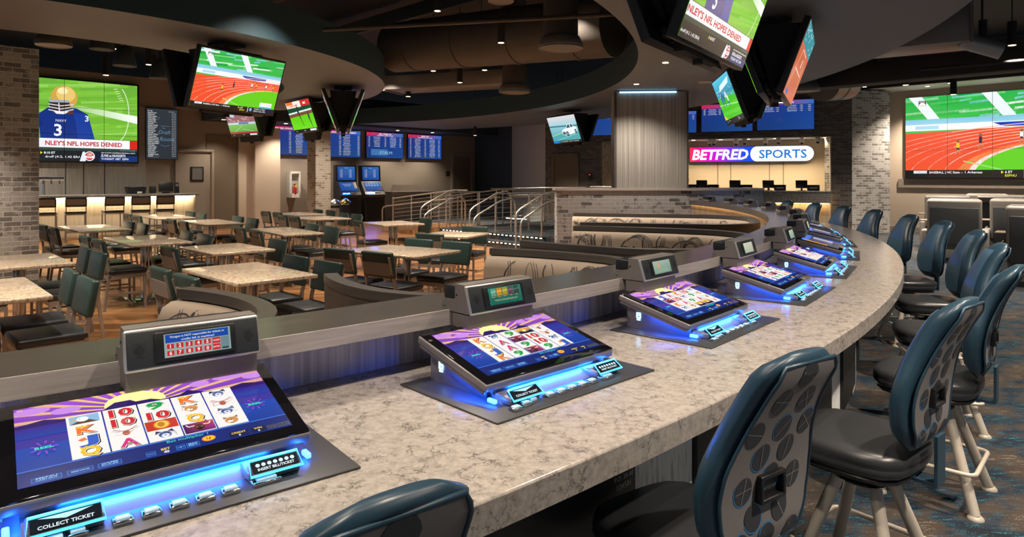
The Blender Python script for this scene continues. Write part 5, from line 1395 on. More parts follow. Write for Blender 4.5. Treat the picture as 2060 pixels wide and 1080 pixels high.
def booth(ph0, ph1, label, dl=1.5, dr=1.5, r_back=12.93, seed=1, tip=0.0):
    pm = (ph0 + ph1) / 2
    hw = 12.1 * math.sin(rad((ph1 - ph0) / 2))
    b = thing('booth', label, 'booth', (*pol(r_back, pm), 0), rad(pm + 90), 'curved booths below the counter ledge')
    U = upath(hw, dl, dr, .72, 10, tip)
    # travel runs left tip -> back -> right tip, so the inside lies to the left
    ribbon(MB(), U, offset(U, .045), 0, BZ - .002).build('partition', MT['veneer_dark'], b)
    ribbon(MB(), offset(U, -.004), offset(U, .075), BZ - .05, BZ).build('cap_rail', MT['cap_dark'], b)
    V = offset(U, .055); n = len(V)
    prof = [(0, .47), (.10, .47), (.155, .52), (.15, .72), (.13, .93), (.10, .99), (.05, 1.012), (0, 1.012)]
    P = [[(*q, z) for q, z in [(offset(V, d)[i], z) for d, z in prof]] for i in range(n)] if False else None
    offs = [offset(V, d) for d, z in prof]
    m = MB(); m.grid_surf([[(*offs[j][i], prof[j][1]) for j in range(len(prof))] for i in range(n)])
    for i in (0, n - 1): m.add([(*offs[j][i], prof[j][1]) for j in range(len(prof))], [list(range(len(prof)))[::(1 if i else -1)]])
    # swirling thread pattern woven into the fabric: loops follow the cushion
    cum = [0.0]
    for i in range(1, n): cum.append(cum[-1] + math.hypot(V[i][0] - V[i - 1][0], V[i][1] - V[i - 1][1]))
    def surf(s, z):
        s = max(0.02, min(cum[-1] - .02, s)); i = 0
        while cum[i + 1] < s: i += 1
        f = (s - cum[i]) / (cum[i + 1] - cum[i])
        for j in range(2, len(prof) - 1):
            if prof[j + 1][1] >= z: break
        g = max(0, min(1, (z - prof[j][1]) / (prof[j + 1][1] - prof[j][1]))); d = prof[j][0] + (prof[j + 1][0] - prof[j][0]) * g + .003
        A, B = offset_pt(i, d), offset_pt(i + 1, d)
        return (A[0] + (B[0] - A[0]) * f, A[1] + (B[1] - A[1]) * f, z)
    def offset_pt(i, d):
        a, c = V[max(0, i - 1)], V[min(n - 1, i + 1)]
        tx, ty = c[0] - a[0], c[1] - a[1]; l = math.hypot(tx, ty) or 1
        return (V[i][0] - ty / l * d, V[i][1] + tx / l * d)
    r = random.Random(seed); s = .1
    while s < cum[-1]:
        cz = r.uniform(.62, .96); rx, rz, rot = r.uniform(.08, .17), r.uniform(.09, .22), r.uniform(-.5, .5)
        a0, a1 = r.choice([(0, 2 * PI), (-.6, 3.6), (.3, 4.6), (0, 2 * PI)])
        for k in range(r.choice([1, 2, 3])):
            rx2, rz2 = rx * (1 - .06 * k), rz * (1 - .05 * k); wd = .0028
            prev = None; N_ = 36
            for i in range(N_ + 1):
                a = a0 + (a1 - a0) * i / N_
                dx, dz = rx2 * math.cos(a), rz2 * math.sin(a)
                q = (s + .012 * k + dx * math.cos(rot) - dz * math.sin(rot), cz + dx * math.sin(rot) + dz * math.cos(rot))
                nrm = (math.cos(a), math.sin(a))
                cur = ((q[0] - nrm[0] * wd, q[1] - nrm[1] * wd), (q[0] + nrm[0] * wd, q[1] + nrm[1] * wd), .53 < q[1] < 1.0 and .03 < q[0] < cum[-1] - .03)
                if prev and prev[2] and cur[2]:
                    m.add([surf(*prev[0]), surf(*prev[1]), surf(*cur[1]), surf(*cur[0])], [(0, 1, 2, 3)], 1)
                prev = cur
        s += r.uniform(.035, .10)
    m.build('back_cushion', [MT['booth_fabric'], MT['booth_thread']], b)
    A, B = offset(U, .06), offset(U, .54)
    B = [(max(-hw + .54, min(hw - .54, x)), max(.5, y)) for x, y in B]
    ribbon(MB(), A, B, .36, .47).build('seat_cushion', MT['vinyl_black'], b)
    B2 = [(x * 1.04, y - .04) for x, y in B]
    ribbon(MB(), A, B2, 0, .36).build('seat_base', MT['veneer_dark'], b)
    return b
booth(-58.2, -48.4, 'near left beige booth with swirling lines, below the keypad unit', 1.4, 1.40, seed=3, tip=-.20)
booth(-46.2, -36.5, 'beige booth with swirling lines, nearest the wooden floor corner, behind second terminal', 1.36, 1.60, seed=4, tip=-.17)
booth(-34.4, -23.6, 'middle beige booth with salt shakers showing above the counter ledge', 1.77, 2.09, seed=5, tip=-.17)
booth(-20.2, -9.6, 'farthest beige booth, right against the low brick wall', 2.2, 2.66, seed=6, tip=.05)
# table with shakers inside the middle booth
bt = pol(11.9, -29.3)
t = thing('booth_table', 'dark small pedestal table inside the middle booth carrying shakers', 'table', (*bt, 0), rad(61))
MB().box(0, 0, .77, .60, .90, .03, 0, None, .006).build('tabletop', MT['cap_dark'], t)
MB().lathe([(.22, 0), (.22, .015), (.04, .03), (.04, .755)], 16).build('pedestal', MT['chrome'], t)
for i, (dx, dy, hh, rr_, mm, lab) in enumerate([(0, 0, .19, .032, 'black_plastic', 'small black bottle on the table in the middle booth'), (-.06, .05, .10, .022, 'white_paint', 'left white shaker on the table in middle booth'), (.05, -.05, .10, .022, 'white_paint', 'middle white shaker beside the black bottle in the booth'), (.10, -.16, .09, .022, 'white_paint', 'right white shaker standing apart on the booth table')]):
    s_ = tag(MB().lathe([(rr_, 0), (rr_, hh * .75), (rr_ * .6, hh * .85), (rr_ * .6, hh), (0.0, hh)], 10).build('shaker' if i else 'sauce_bottle', MT[mm]), lab, 'shaker' if i else 'bottle', 'condiments in the middle booth')
    s_.location = (bt[0] + dx, bt[1] + dy, .785)
# ------------------------------------------------------------------ raised landing, steps, railings
PLZ = .30
m = MB(); gbox(m, 11.05, 17.5, 9.3, 13.5, 0, PLZ)
S('floor_landing', m, MT['carpet'])
m = MB(); gbox(m, 10.75, 11.05, 9.75, 13.5, 0, PLZ / 2)
S('floor_step', m, MT['carpet'])
for z, a, nm in ((PLZ - .03, 11.045, 'upper'), (PLZ / 2 - .03, 10.745, 'lower')):
    t = thing('step_light', 'row of small warm lights under the nosing of the %s step' % nm, 'step light', (*grid(a, 11.6), z), TH, 'lit step nosings')
    k = MB(); k.box(0, 0, .02, .04, 3.6, .02); k.build('nosing', MT['black_matte'], t)
    for i in range(26):
        q = MB().box(-.012, -1.7 + 3.4 * i / 25, 0, .012, .055, .018); q.build('lamp', MT['led_white'], t)
# ramp: sloping slab beside the landing
m = MB()
P0, P1, P2, P3 = grid(11.5, 16.8), grid(13.2, 16.8), grid(13.2, 13.5), grid(11.5, 13.5)
m.add([(*P0, .0), (*P1, .0), (*P2, PLZ), (*P3, PLZ), (*P2, 0), (*P3, 0)], [(0, 3, 2, 1), (0, 5, 3), (1, 2, 4), (2, 3, 5, 4)])
S('floor_ramp', m, MT['wood_floor'])
def railing(label, runs, posts, cables, zfun, r=.021, group='steel railings around the ramp and steps'):
    """runs: polylines of rail tube; posts: (x, y, z0, z1); cables: (p, q) with height offsets"""
    p0 = posts[0]
    t = thing('railing', label, 'railing', (p0[0], p0[1], 0), 0, group)
    I = T(-p0[0], -p0[1], 0)
    for run in runs:
        m = MB(); m.tube(run, r, 10, False, 0, I); m.build('rail', MT['rail_steel'], t)
    for x, y, z0, z1 in posts:
        m = MB(); m.tube([(x, y, z0), (x, y, z1)], r * .95, 8, False, 0, I); m.lathe([(.045, z0), (.045, z0 + .012)], 10, 0, I @ T(x, y, 0)); m.build('post', MT['rail_steel'], t)
    for a, b in cables:
        m = MB(); m.tube([a, b], .006, 5, False, 0, I); m.build('cable', MT['rail_steel'], t)
    return t
def gp(a, b, z): return (*grid(a, b), z)
# stair rails: run down the steps towards the hall
def stair_rail(b, label, low=.0, both=True):
    runs = []; off = (0, .28) if both else (0,)
    posts = []
    for k, o in enumerate(off):
        h = .92 - .18 * k
        runs.append([gp(10.28, b - o * .5, .02), gp(10.28, b - o * .5, h - .15), gp(10.31, b - o * .5, h - .05), gp(10.42, b - o * .5, h + .03), gp(11.15, b - o * .5, h + PLZ + .03), gp(11.5, b - o * .5, h + PLZ + .08), gp(11.62, b - o * .5, h + PLZ + .02), gp(11.66, b - o * .5, h + PLZ - .12), gp(11.66, b - o * .5, PLZ)])
    posts += [(*grid(11.12, b), PLZ, 1.22), (*grid(12.3, b), PLZ, 1.22)]
    cab = [(gp(11.12, b, PLZ + .12 * i), gp(12.3, b, PLZ + .12 * i)) for i in range(1, 8)]
    runs.append([gp(10.95, b, 1.12), gp(11.15, b, 1.24), gp(12.35, b, 1.24)])
    return railing(label, runs, posts, cab, None)
stair_rail(13.3, 'left steel railing of the lit steps, next to the ramp')
stair_rail(11.45, 'middle steel railing dividing the lit steps')
stair_rail(9.95, 'right steel railing of the steps, against the low brick wall')
# ramp rails, near and far side
for a, lab, ex in ((11.5, 'long sloping steel railing on the hall side of the ramp', 0), (13.25, 'sloping steel railing on the wall side of the ramp', .2)):
    za = lambda b: max(0, min(PLZ, PLZ * (16.8 - b) / 3.3))
    posts = [(*grid(a, b), za(b), za(b) + 1.0) for b in (16.2, 15.3, 14.4, 13.6)]
    runs = [[gp(a, 16.75, .02), gp(a, 16.75, .66), gp(a, 16.70, .74), gp(a, 16.55, .78), gp(a, 13.45, .78 + PLZ)], [gp(a, 16.2, 1.02), gp(a, 13.4, 1.0 + PLZ), gp(a, 12.9, 1.0 + PLZ)]]
    cab = [(gp(a, 16.2, .03 + .11 * i), gp(a, 13.6, PLZ + .11 * i)) for i in range(1, 9)]
    railing(lab, runs, posts, cab, None)
posts = [(*grid(a, b), PLZ, PLZ + 1.0) for a, b in ((13.3, 13.4), (15.0, 13.3), (16.6, 13.2))]
railing('level steel railing at the back of the raised landing', [[gp(12.9, 13.45, 1.32), gp(16.8, 13.15, 1.32)], [gp(15.0, 13.2, PLZ), gp(15.0, 13.2, 1.02), gp(14.9, 13.2, 1.12), gp(13.4, 13.3, 1.12)]], posts, [(gp(13.3, 13.4, PLZ + .11 * i), gp(16.6, 13.2, PLZ + .11 * i)) for i in range(1, 9)], None)
posts = [(*grid(a, b), PLZ, PLZ + 1.0) for a, b in ((17.0, 13.0), (17.0, 11.4), (17.0, 9.8))]
railing('far cross railing in front of the grey wall', [[gp(17.0, 13.1, 1.34), gp(17.0, 9.6, 1.34)], [gp(16.9, 9.9, PLZ), gp(16.9, 9.9, 1.0), gp(16.9, 10.0, 1.08), gp(16.9, 11.3, 1.08)]], posts, [(gp(17.0, 13.0, PLZ + .11 * i), gp(17.0, 9.8, PLZ + .11 * i)) for i in range(1, 9)], None)
t = thing('floor_light', 'bright linear floor light at the back edge of the landing', 'light', (*at(1038, 443, PLZ), PLZ), TH - PI / 2)
MB().box(0, 0, .02, .06, .06, .04).build('channel', MT['black_matte'], t)
MB().box(0, 0, .05, .85, .04, .02).build('light_bar', MT['led_white'], t)

# ------------------------------------------------------------------ low brick wall, striped column
wl = (0.95, 13.92); wr = (5.35, 14.02); wa = math.atan2(wr[1] - wl[1], wr[0] - wl[0]); WL = math.hypot(wr[0] - wl[0], wr[1] - wl[1])
lw = thing('low_wall', 'low whitewashed brick wall with a grey wood cap behind the booths', 'wall', (*wl, 0), wa)
lw['kind'] = 'structure'
m = MB().box(WL / 2, .30, .68, WL, .6, 1.36); m.build('brickwork', MT['brick_wash'], lw)
m = MB().box(WL / 2 - .02, .29, 1.385, WL + .06, .66, .05); m.build('wall_cap', MT['ledge_front'], lw)
col = thing('striped_column', 'wide square column clad in grey striped panels, rising from the low brick wall', 'column', (2.18, 14.12, 1.41), rad(-3.5))
col['kind'] = 'structure'
MB().box(.79, .55, 1.03, 1.50, 1.1, 2.06).build('cladding', MT['stripe_column'], col)
m = MB(); m.box(.03, -.02, 1.03, .05, .06, 2.06); m.box(1.555, -.02, 1.03, .03, .06, 2.06); m.build('edge_trim', MT['ledge'], col)
MB().box(.72, -.03, 2.045, 1.20, .035, .03).build('top_light', MT['emblem_glow'], col)

# ------------------------------------------------------------------ ticket window: counter, sign, boards, clerks' screens, cameras
mid = tpt(1438)
tc = thing('ticket_counter', 'speckled granite ticket counter with glowing underside below the sports sign', 'counter', (*tw_o1, 0), TA)
Lc = math.hypot(tw_o1[0] - tw_o0[0], tw_o1[1] - tw_o0[1])
MB().box(-Lc / 2, .12, TCZ - .02, Lc - .01, .75, .04, 0, None, .006).build('counter_top', MT['granite_grey'], tc)
MB().box(-Lc / 2, -.215, TCZ - .19, Lc - .01, .03, .34).build('apron', MT['granite_grey'], tc)
MB().box(-Lc / 2, -.10, TCZ - .365, Lc - .1, .05, .02).build('led_strip', MT['led_warm'], tc)
MB().box(-Lc / 2, .05, .44, Lc - .01, .06, .86).build('front_panel', MT['ticket_front'], tc)
def tloc(u, off): return tpt(u, off)
# sign on the room's back wall
sg0, sg1 = tpt(1387.5, -e + .12), tpt(1637.5, -e + .12)
ys = (sg0[1] + sg1[1]) / 2; zs = zat(309.8, ys); sw = math.hypot(sg1[0] - sg0[0], sg1[1] - sg0[1])
sign = thing('illuminated_sign', 'lit pill shaped sign, purple and white halves, above the ticket counter', 'sign', ((sg0[0] + sg1[0]) / 2, (sg0[1] + sg1[1]) / 2, zs), TA)
sh = 30.0 * ys / FPX
pic_sign(sw, sh).build('sign_face', MT['screen'], sign, depth=.002)
m = MB(); h2 = sh / 2
out = [(-sw / 2 - .01, -h2 - .01), (-sw / 2 - .01, h2 + .01)] + [(sw / 2 - h2 + (h2 + .01) * math.cos(a), (h2 + .01) * math.sin(a)) for a in [PI / 2 - PI * i / 12 for i in range(13)]]
m.prism(out[::-1], .002, .11, 0, Matrix(((1, 0, 0, 0), (0, 0, 1, 0), (0, 1, 0, 0), (0, 0, 0, 1))))
m.build('sign_box', MT['paint_navy'], sign)
def display(name, label, cat, cx, cy, cz, yaw, w, h, pic, thick=.06, tilt=0.0, group=None, soft=False, frame=.012, mount=None):
    """flat screen whose face looks along -y of its own space"""
    t = thing(name, label, cat, (cx, cy, cz), yaw, group)
    A = RX(tilt)
    m = MB().box(0, thick / 2 + .002, 0, w + 2 * frame, thick, h + 2 * frame, 0, A, .004)
    m.build('casing', MT['black_plastic'], t)
    pic.build('screen', MT['screen_soft'] if soft else MT['screen'], t, A @ T(0, 0, 0))
    if mount: mount(t, A)
    return t
wallmount = lambda t, A: MB().box(0, .09, 0, .5, .06, .35).build('wall_bracket', MT['black_matte'], t)
# odds boards over the window
C4 = [(.06, 'n'), (.22, 't'), (.36, 'o'), (.62, 't'), (.78, 'o'), (.92, 'o')]
for i, (u0, u1, lab, ttl) in enumerate(((1140, 1232, 'blue odds board peeking out left of the striped column', 'MLB'), (1322, 1402, 'blue odds board half hidden right behind the striped column', 'NBA'), (1410, 1515, 'blue odds board with red header, behind the hanging soccer screen', 'NHL GOLF'), (1522, 1639, 'rightmost blue odds board above the ticket window', 'WTA TENNIS'))):
    a, b = tpt(u0, .12), tpt(u1, .12)
    zb = zat((259.0 + (262.6 - 259.0) * (1639 - (u0 + u1) / 2) / 60 * .5), (a[1] + b[1]) / 2)
    w = math.hypot(b[0] - a[0], b[1] - a[1]) - .04; h = w * .5625
    display('odds_board', lab, 'screen', (a[0] + b[0]) / 2, (a[1] + b[1]) / 2, zb + h / 2, TA, w, h, pic_odds(w, h, ttl, None, C4, 4, 40 + i), .07, 0, 'odds boards above the ticket window')
for i, u in enumerate((1372, 1412, 1479, 1546, 1613)):
    p = tpt(u, -.30)
    names = ('partly hidden by the striped column', 'first', 'second', 'third', 'rightmost')
    t = thing('clerk_monitor', 'black clerk monitor on the ticket counter, ' + (names[i] if i in (0, 4) else names[i] + ' from the left under the sign'), 'monitor', (*p, TCZ), TA + .25, 'clerk monitors on the ticket counter')
    MB().box(0, 0, .20, .34, .03, .24, 0, T(0, 0, 0) @ RX(-.15), .006).build('screen_back', MT['black_plastic'], t)
    q = MB(); q.box(0, .02, .06, .05, .03, .12); q.box(0, .02, .008, .2, .15, .014); q.build('stand', MT['black_plastic'], t)
    p = tpt(u + 23, -.28)
    t = thing('ticket_printer', 'glossy black ticket printer beside ' + ('the monitor hidden by the striped column', 'the leftmost full monitor', 'the second monitor', 'the third monitor', 'the rightmost monitor')[i] + ' under the sign', 'printer', (*p, TCZ), TA, 'ticket printers on the counter')
    m = MB(); m.prism([(-.15, 0), (.15, 0), (.15, .10), (.05, .17), (-.12, .18), (-.15, .12)], -.17, .17, 0, Matrix(((0, 0, 1, 0), (1, 0, 0, 0), (0, 1, 0, 0), (0, 0, 0, 1)))); m.build('housing', MT['black_plastic'], t)
    MB().box(0, -.155, .09, .2, .012, .02).build('paper_slot', MT['steel'], t)
for i, (u, off, dz) in enumerate(((1428, -.7, 0), (1436, -.35, .0), (1481, -.8, 0), (1498, -.4, 0), (1540, -.8, 0), (1566, -.4, 0), (1613, -.8, 0), (1645, -.35, 0))):
    p = tpt(u, off)
    o = ('leftmost', 'second from left', 'third from left', 'fourth from left', 'fourth from right', 'third from right', 'second from right', 'rightmost')[i]
    t = thing('dome_camera', 'white dome camera over the ticket window, %s' % o, 'camera', (*p, LINT + .02), 0, 'dome cameras over the ticket window')
    MB().lathe([(.07, 0), (.075, -.05), (.07, -.14), (.055, -.16)], 14).build('housing', MT['white_paint'], t)
    MB().lathe([(.055, -.155), (.05, -.19), (.03, -.21), (0, -.218)], 12).build('lens', MT['black_plastic'], t)
for u in (1395, 1450, 1505, 1560, 1615, 1660):
    p = tpt(u, -1.0)
    t = thing('downlight', 'recessed downlight over the ticket clerks', 'light', (*p, LINT + .019), 0, 'downlights over the ticket clerks')
    MB().lathe([(.06, 0), (.06, -.008)], 12).build('lens', MT['lamp_glow'], t)
    spot('lamp_light', (0, 0, -.03), 34, t, rad(120), .8, (1, .78, .5), .05)
p = tpt(1187, .01)
t = thing('card_reader', 'small black card reader with a red light on the brick wall', 'card reader', (*p, zat(355, p[1])), TA)
MB().box(0, -.02, 0, .14, .05, .2, 0, None, .01).build('case', MT['black_plastic'], t); MB().box(0, -.048, .06, .05, .006, .02).build('indicator', mat('red_glow', (.5, .05, .05), .5, emit=(1, .05, .03), es=2), t)

# ------------------------------------------------------------------ boards on the back wall
BO = [(461, 531, None), ]
rows12 = [(.06, 't'), (.44, 'o'), (.62, 't'), (.90, 'o')]
B = [(541, 632, 253.0, 313.0, ('WIN 2021 STOCK CAR CUP SERIES', None, [(.13, 't'), (.45, 'o'), (.66, 't')], 14, 11), 'blue odds board left of the slim brick pillar with red header'),
     (636, 725.8, 258.5, 317.4, ('WIN NCAA BASKETBALL TOURNAMENT', None, [(.2, 't'), (.52, 'o'), (.68, 't'), (.95, 'o')], 13, 12), 'blue odds board just right of the slim brick pillar'),
     (736.7, 811.2, 265.2, 319.2, ('NFL WEEK 40', 'THURSDAY, JUNE 10, 2021', [(.07, 'n'), (.28, 't'), (.5, 'o'), (.72, 't'), (.92, 'o')], 7, 13), 'blue odds board with mirrored letters painted as a reflection at its lower left'),
     (820.5, 888.4, 271, 321, ('MLB 101', 'SATURDAY, JUNE 12, 2021', [(.07, 'n'), (.28, 't'), (.5, 'o'), (.72, 't'), (.92, 'o')], 13, 14), 'rightmost blue odds board on the back wall beside the brown door')]
for u0, u1, v0, v1, args, lab in B:
    p, q = backpt(u0, .10), backpt(u1, .10)
    yl, yr = p[1], q[1]
    # heights measured at the right hand edge
    zt, zb = zat(v0 + (0 if u1 > 700 else 4), (yl + yr) / 2) , zat(v1, yr)
    zt = zat({541: 256.6, 636: 263.8, 736.7: 268.9, 820.5: 273.4}[u0], yr)
    w = math.hypot(q[0] - p[0], q[1] - p[1]) - .03; h = zt - zb - .02
    display('odds_board', lab, 'screen', (p[0] + q[0]) / 2, (p[1] + q[1]) / 2, (zt + zb) / 2, TH, w, h, pic_odds(w, h, args[0], args[1], args[2], args[3], args[4], mirror=(u0 == 736.7)), .06, 0, 'odds boards on the back wall', False, .02, wallmount)
# ------------------------------------------------------------------ video walls
p, q = backpt(-40, .16), backpt(276, .16)
w = math.hypot(q[0] - p[0], q[1] - p[1]); zt, zb = zat(173.3, q[1]), zat(326, q[1]); h = zt - zb
vw = display('video_wall', 'large football video wall on the left wall above the bar counter', 'video wall', (p[0] + q[0]) / 2, (p[1] + q[1]) / 2, (zt + zb) / 2, TH, w, h, pic_football(w, h, .50, .375, .51), .09, 0, None, False, .045)
m = MB()
for i in range(1, 4): m.box(-w / 2 + w * i / 4 + (.05 if i == 3 else 0), -.012, 0, .008, .004, h)
for j in range(1, 3): m.box(0, -.012, -h / 2 + h * j / 3, w, .004, .008)
m.build('panel_seams', MT['black_matte'], vw)
q0 = on_line(1823.5, RW0, RWD); q1s = q0[1] + 4.28
v0 = q0[0]; v1 = (RW0[0] + RWD[0] * q1s, RW0[1] + RWD[1] * q1s)
w = 4.28; zt, zb = zat(198.2, v0[1]), zat(357.8, v0[1]); h = zt - zb
n_ = (-RWD[1] * -1, RWD[0]) 
off = Vector((-.7 * .1, -.72 * .1))
vr = display('video_wall', 'huge running track video wall on the beige wall at right', 'video wall', (v0[0] + v1[0]) / 2 + off.x, (v0[1] + v1[1]) / 2 + off.y, (zt + zb) / 2, ra, w, h, pic_track(w, h), .08, 0, None, False, .01)
m = MB()
for i in range(1, 4): m.box(-w / 2 + w / 4 * i, -.014, 0, .008, .004, h)
m.box(0, -.014, h / 2 - h * .66, w, .004, .008)
m.build('panel_seams', MT['black_matte'], vr)
m = MB().box(2.14 + q0[1], -.02, zb - .16, 4.7, .05, .26); S('trim_2', m, MT['paint_taupe'], loc=(*RW0, 0), rotz=ra)
p = on_line(1868.5, RW0, RWD)[0]
t = thing('wall_outlet', 'small taupe wall outlet plate low on the beige wall', 'outlet', (p[0] - .02, p[1] - .02, zat(434, p[1])), ra); MB().box(0, 0, 0, .11, .02, .15, 0, None, .004).build('plate', MT['paint_taupe'], t); MB().box(0, -.011, 0, .04, .004, .08).build('socket', MT['paint_brown'], t)
# ------------------------------------------------------------------ hanging screens under the ceiling rings
def ceiling_tv(label, x, y, z, yaw, tilt, w, pic, group, soft=False, h=None):
    h = h or w * .5625
    t = thing('hanging_screen', label, 'screen', (x, y, z), yaw, group)
    A = RX(tilt)
    MB().box(0, .045, 0, w + .05, .07, h + .05, 0, A, .006).build('casing', MT['black_plastic'], t)
    pic.build('screen', MT['screen'], t, A @ T(0, .006, 0))
    q = MB(); q.box(0, .105, 0, w * .62, .06, h * .62, 0, A, .01); q.bar((-w * .3, .10, -h / 2 + .02), (w * .3, .10, -h / 2 + .02), .05, .05, 0, A)
    for sx in (-.3, .3): q.box(sx * w, .11, -h * .44, w * .16, .06, .08, 0, A, .02)
    q.build('rear_housing', MT['black_matte'], t)
    return t
G1, G2 = 'screens hung under the outer ceiling ring', 'screens hung under the inner ceiling ring'
def cluster(ph, r_mid, yo, w, pics, labels, group, which=('out', 'in'), z=2.95, tilt=20, gap=.28):
    for k, wh in enumerate(which):
        r = r_mid + (gap if wh == 'out' else -gap)
        x, y = pol(r, ph)
        yaw = rad(ph + 90 + yo) + (0 if wh == 'out' else PI)
        ceiling_tv(labels[k], x, y, z, yaw, rad(tilt), w, pics[k](w, w * .5625), group)
    x, y = pol(r_mid, ph)
    t = thing('screen_mount', labels[-1], 'mount', (x, y, 3.5), rad(ph + 90), group.replace('screens', 'mounts'))
    MB().box(0, 0, -.02, .35, .35, .04).build('ceiling_plate', MT['black_matte'], t)
    MB().tube([(0, 0, -.03), (0, 0, -1.02)], .04, 10).build('pole', MT['black_matte'], t)
    q = MB(); wv = .40
    q.add([(sx * wv, sy * yy, zz) for zz, yy in ((-.12, .26), (-.98, .035)) for sx, sy in ((-1, -1), (1, -1), (1, 1), (-1, 1))], [(0, 1, 2, 3), (7, 6, 5, 4), (0, 4, 5, 1), (1, 5, 6, 2), (2, 6, 7, 3), (3, 7, 4, 0)])
    q.build('yoke', MT['black_matte'], t)
tn = lambda f, *a: (lambda w, h: f(w, h, *a))
cluster(-34.12, 12.82, 0, 1.535, [tn(pic_football), tn(pic_pitch, 1)], ['big hanging football screen at the top right of centre, tilted down', 'dark backed hanging screen facing the dining hall, left of the football screen', 'black screen mount between the two nearest hanging screens'], G1)
cluster(-19.0, 13.08, -7, 1.45, [tn(pic_court), tn(pic_pitch, 1)], ['hanging screen seen edge on, orange court picture, right of the football one', 'hanging screen seen from behind, partner of the orange edge on screen', 'black mount in the dark vee beside the orange edge on screen'], G1)
cluster(-4.4, 13.17, -3.5, 1.409, [tn(pic_pitch, 1), tn(pic_soccer)], ['hanging screen turned away, back to back with the soccer screen', 'hanging soccer screen with blue players, below the football screen', 'black mount holding the soccer screen'], G1)
cluster(29.1, 12.45, 0, 1.342, [tn(pic_pitch, 1), tn(pic_car)], ['dark hanging screen behind the car picture, by the far brick wall', 'hanging screen showing a white car, above the brown door', 'black mount behind the white car screen'], G1)
cluster(-29.2, 5.99, 1.7, 1.384, [tn(pic_track), tn(pic_pitch, 0)], ['hanging running track screen at left, largest under the inner ring', 'dark backed hanging screen left of the running track screen', 'black mount behind the running track screen'], G2, z=2.93, tilt=19)
cluster(14.5, 5.92, 0, 1.384, [tn(pic_pitch, 1), tn(pic_pitch, 1)], ['right dark panel of the black vee of screens seen end on', 'left dark panel of the black vee of screens seen end on', 'black mount filling the dark vee of screens seen end on'], G2, z=2.97, tilt=20)
cluster(38.4, 5.71, 2, 1.336, [tn(pic_pitch, 1), tn(pic_pitch, 0)], ['dark backed hanging screen right behind the baseball screen', 'hanging baseball screen above the slim brick pillar, bright green', 'black mount behind the bright baseball screen'], G2, z=3.07, tilt=19)
cluster(56.3, 5.01, 3.6, 1.016, [tn(pic_pitch, 1), tn(pic_pitch, 1)], ['dark hanging screen right of the small stadium screen', 'small hanging stadium screen below the running track screen', 'black mount behind the small stadium screen'], G2, z=2.93, tilt=19)

# ------------------------------------------------------------------ kiosks, bins, host desk, extinguisher, wall signs
def kiosk(u, label):
    p = backpt(u, .75)
    t = thing('betting_kiosk', label, 'kiosk', (*p, 0), TH - .12, 'betting kiosks by the back wall')
    Mx = Matrix(((0, 0, 1, 0), (1, 0, 0, 0), (0, 1, 0, 0), (0, 0, 0, 1)))
    MB().prism([(-.28, 0), (.30, 0), (.30, 2.08), (.12, 2.08), (.08, 1.50), (-.22, 1.12), (-.32, 1.02), (-.30, .92), (-.24, .86)], -.40, .40, 0, Mx).build('cabinet', MT['black_plastic'], t)
    A = T(0, .090, 1.79) @ RX(-math.atan2(.04, .58))
    pic_kiosk(.66, .48, 0).build('upper_screen', MT['screen_soft'], t, A)
    B2 = T(0, -.075, 1.315) @ RX(-math.atan2(.30, .38))
    pic_kiosk(.64, .38, 1 if '1' in label or 'left' in label else 2).build('touch_screen', MT['screen_soft'], t, B2)
    for dx in (-.14, .0): MB().box(dx - .1, -.285, 1.075, .10, .02, .02, 0, T(0, 0, 0)).build('slot_light', MT['led_blue'], t)
    q = MB(); q.box(.12, -.27, 1.08, .2, .03, .05); q.build('card_slot', MT['steel'], t)
    q = MB(); q.box(0, -.27, .45, .62, .02, .72); q.build('service_door', MT['black_matte'], t)
kiosk(699, 'left black betting kiosk with two blue screens'); kiosk(748, 'right black betting kiosk with two blue screens')
for u, lab in ((673, 'stainless bin with domed lid beside the slim brick pillar'), (694, 'domed bin with a golden reflection coloured into its lid, standing against the left kiosk')):
    p = backpt(u, 1.7 if u < 680 else 1.35)
    t = thing('waste_bin', lab, 'bin', (*p, 0), 0, 'domed bins by the kiosks')
    mm = MT['steel'] if u < 680 else MT['black_plastic']
    MB().lathe([(.19, 0), (.19, .62)], 20).build('body', mm, t); MB().lathe([(.17, .62), (.17, .70)], 20).build('opening', MT['black_matte'], t)
    MB().lathe([(.20, .70), (.20, .76), (.15, .86), (.06, .91), (0, .92)], 20).build('lid', MT['steel'] if u < 680 else MT['gold'], t)  # golden reflection on the second dome is put into its metal colour
p0, p1 = backpt(783, .65), backpt(860, .65)
hd = thing('host_desk', 'taupe panelled host desk behind the ramp railing', 'desk', ((p0[0] + p1[0]) / 2, (p0[1] + p1[1]) / 2, 0), TH)
L = math.hypot(p1[0] - p0[0], p1[1] - p0[1])
MB().box(0, 0, .52, L, .7, 1.04).build('body', MT['wall_panel'], hd); MB().box(0, -.01, 1.07, L + .06, .78, .06).build('desk_top', MT['granite_grey'], hd); MB().box(0, -.36, .90, L + .02, .03, .08).build('band', MT['ledge'], hd)
MB().prism([(-L * .42, 1.1), (L * .36, 1.1), (L * .30, 1.36), (-L * .38, 1.36)], .10, .13, 0, Matrix(((1, 0, 0, 0), (0, 0, 1, 0), (0, 1, 0, 0), (0, 0, 0, 1)))).build('screen_board', MT['paint_taupe'], hd)
p = backpt(586, .02)
ec = thing('extinguisher_cabinet', 'white wall cabinet holding a red fire extinguisher', 'cabinet', (p[0], p[1], zat(371, p[1])), TH)
m = MB(); m.box(0, -.30, 0, .58, .04, 1.0); 
fr = MB()
for dx, dz, sx, sz in ((-.26, 0, .08, 1.0), (.26, 0, .08, 1.0), (0, .46, .6, .08), (0, -.42, .6, .16)): fr.box(dx, -.27, dz, sx, .06, sz)
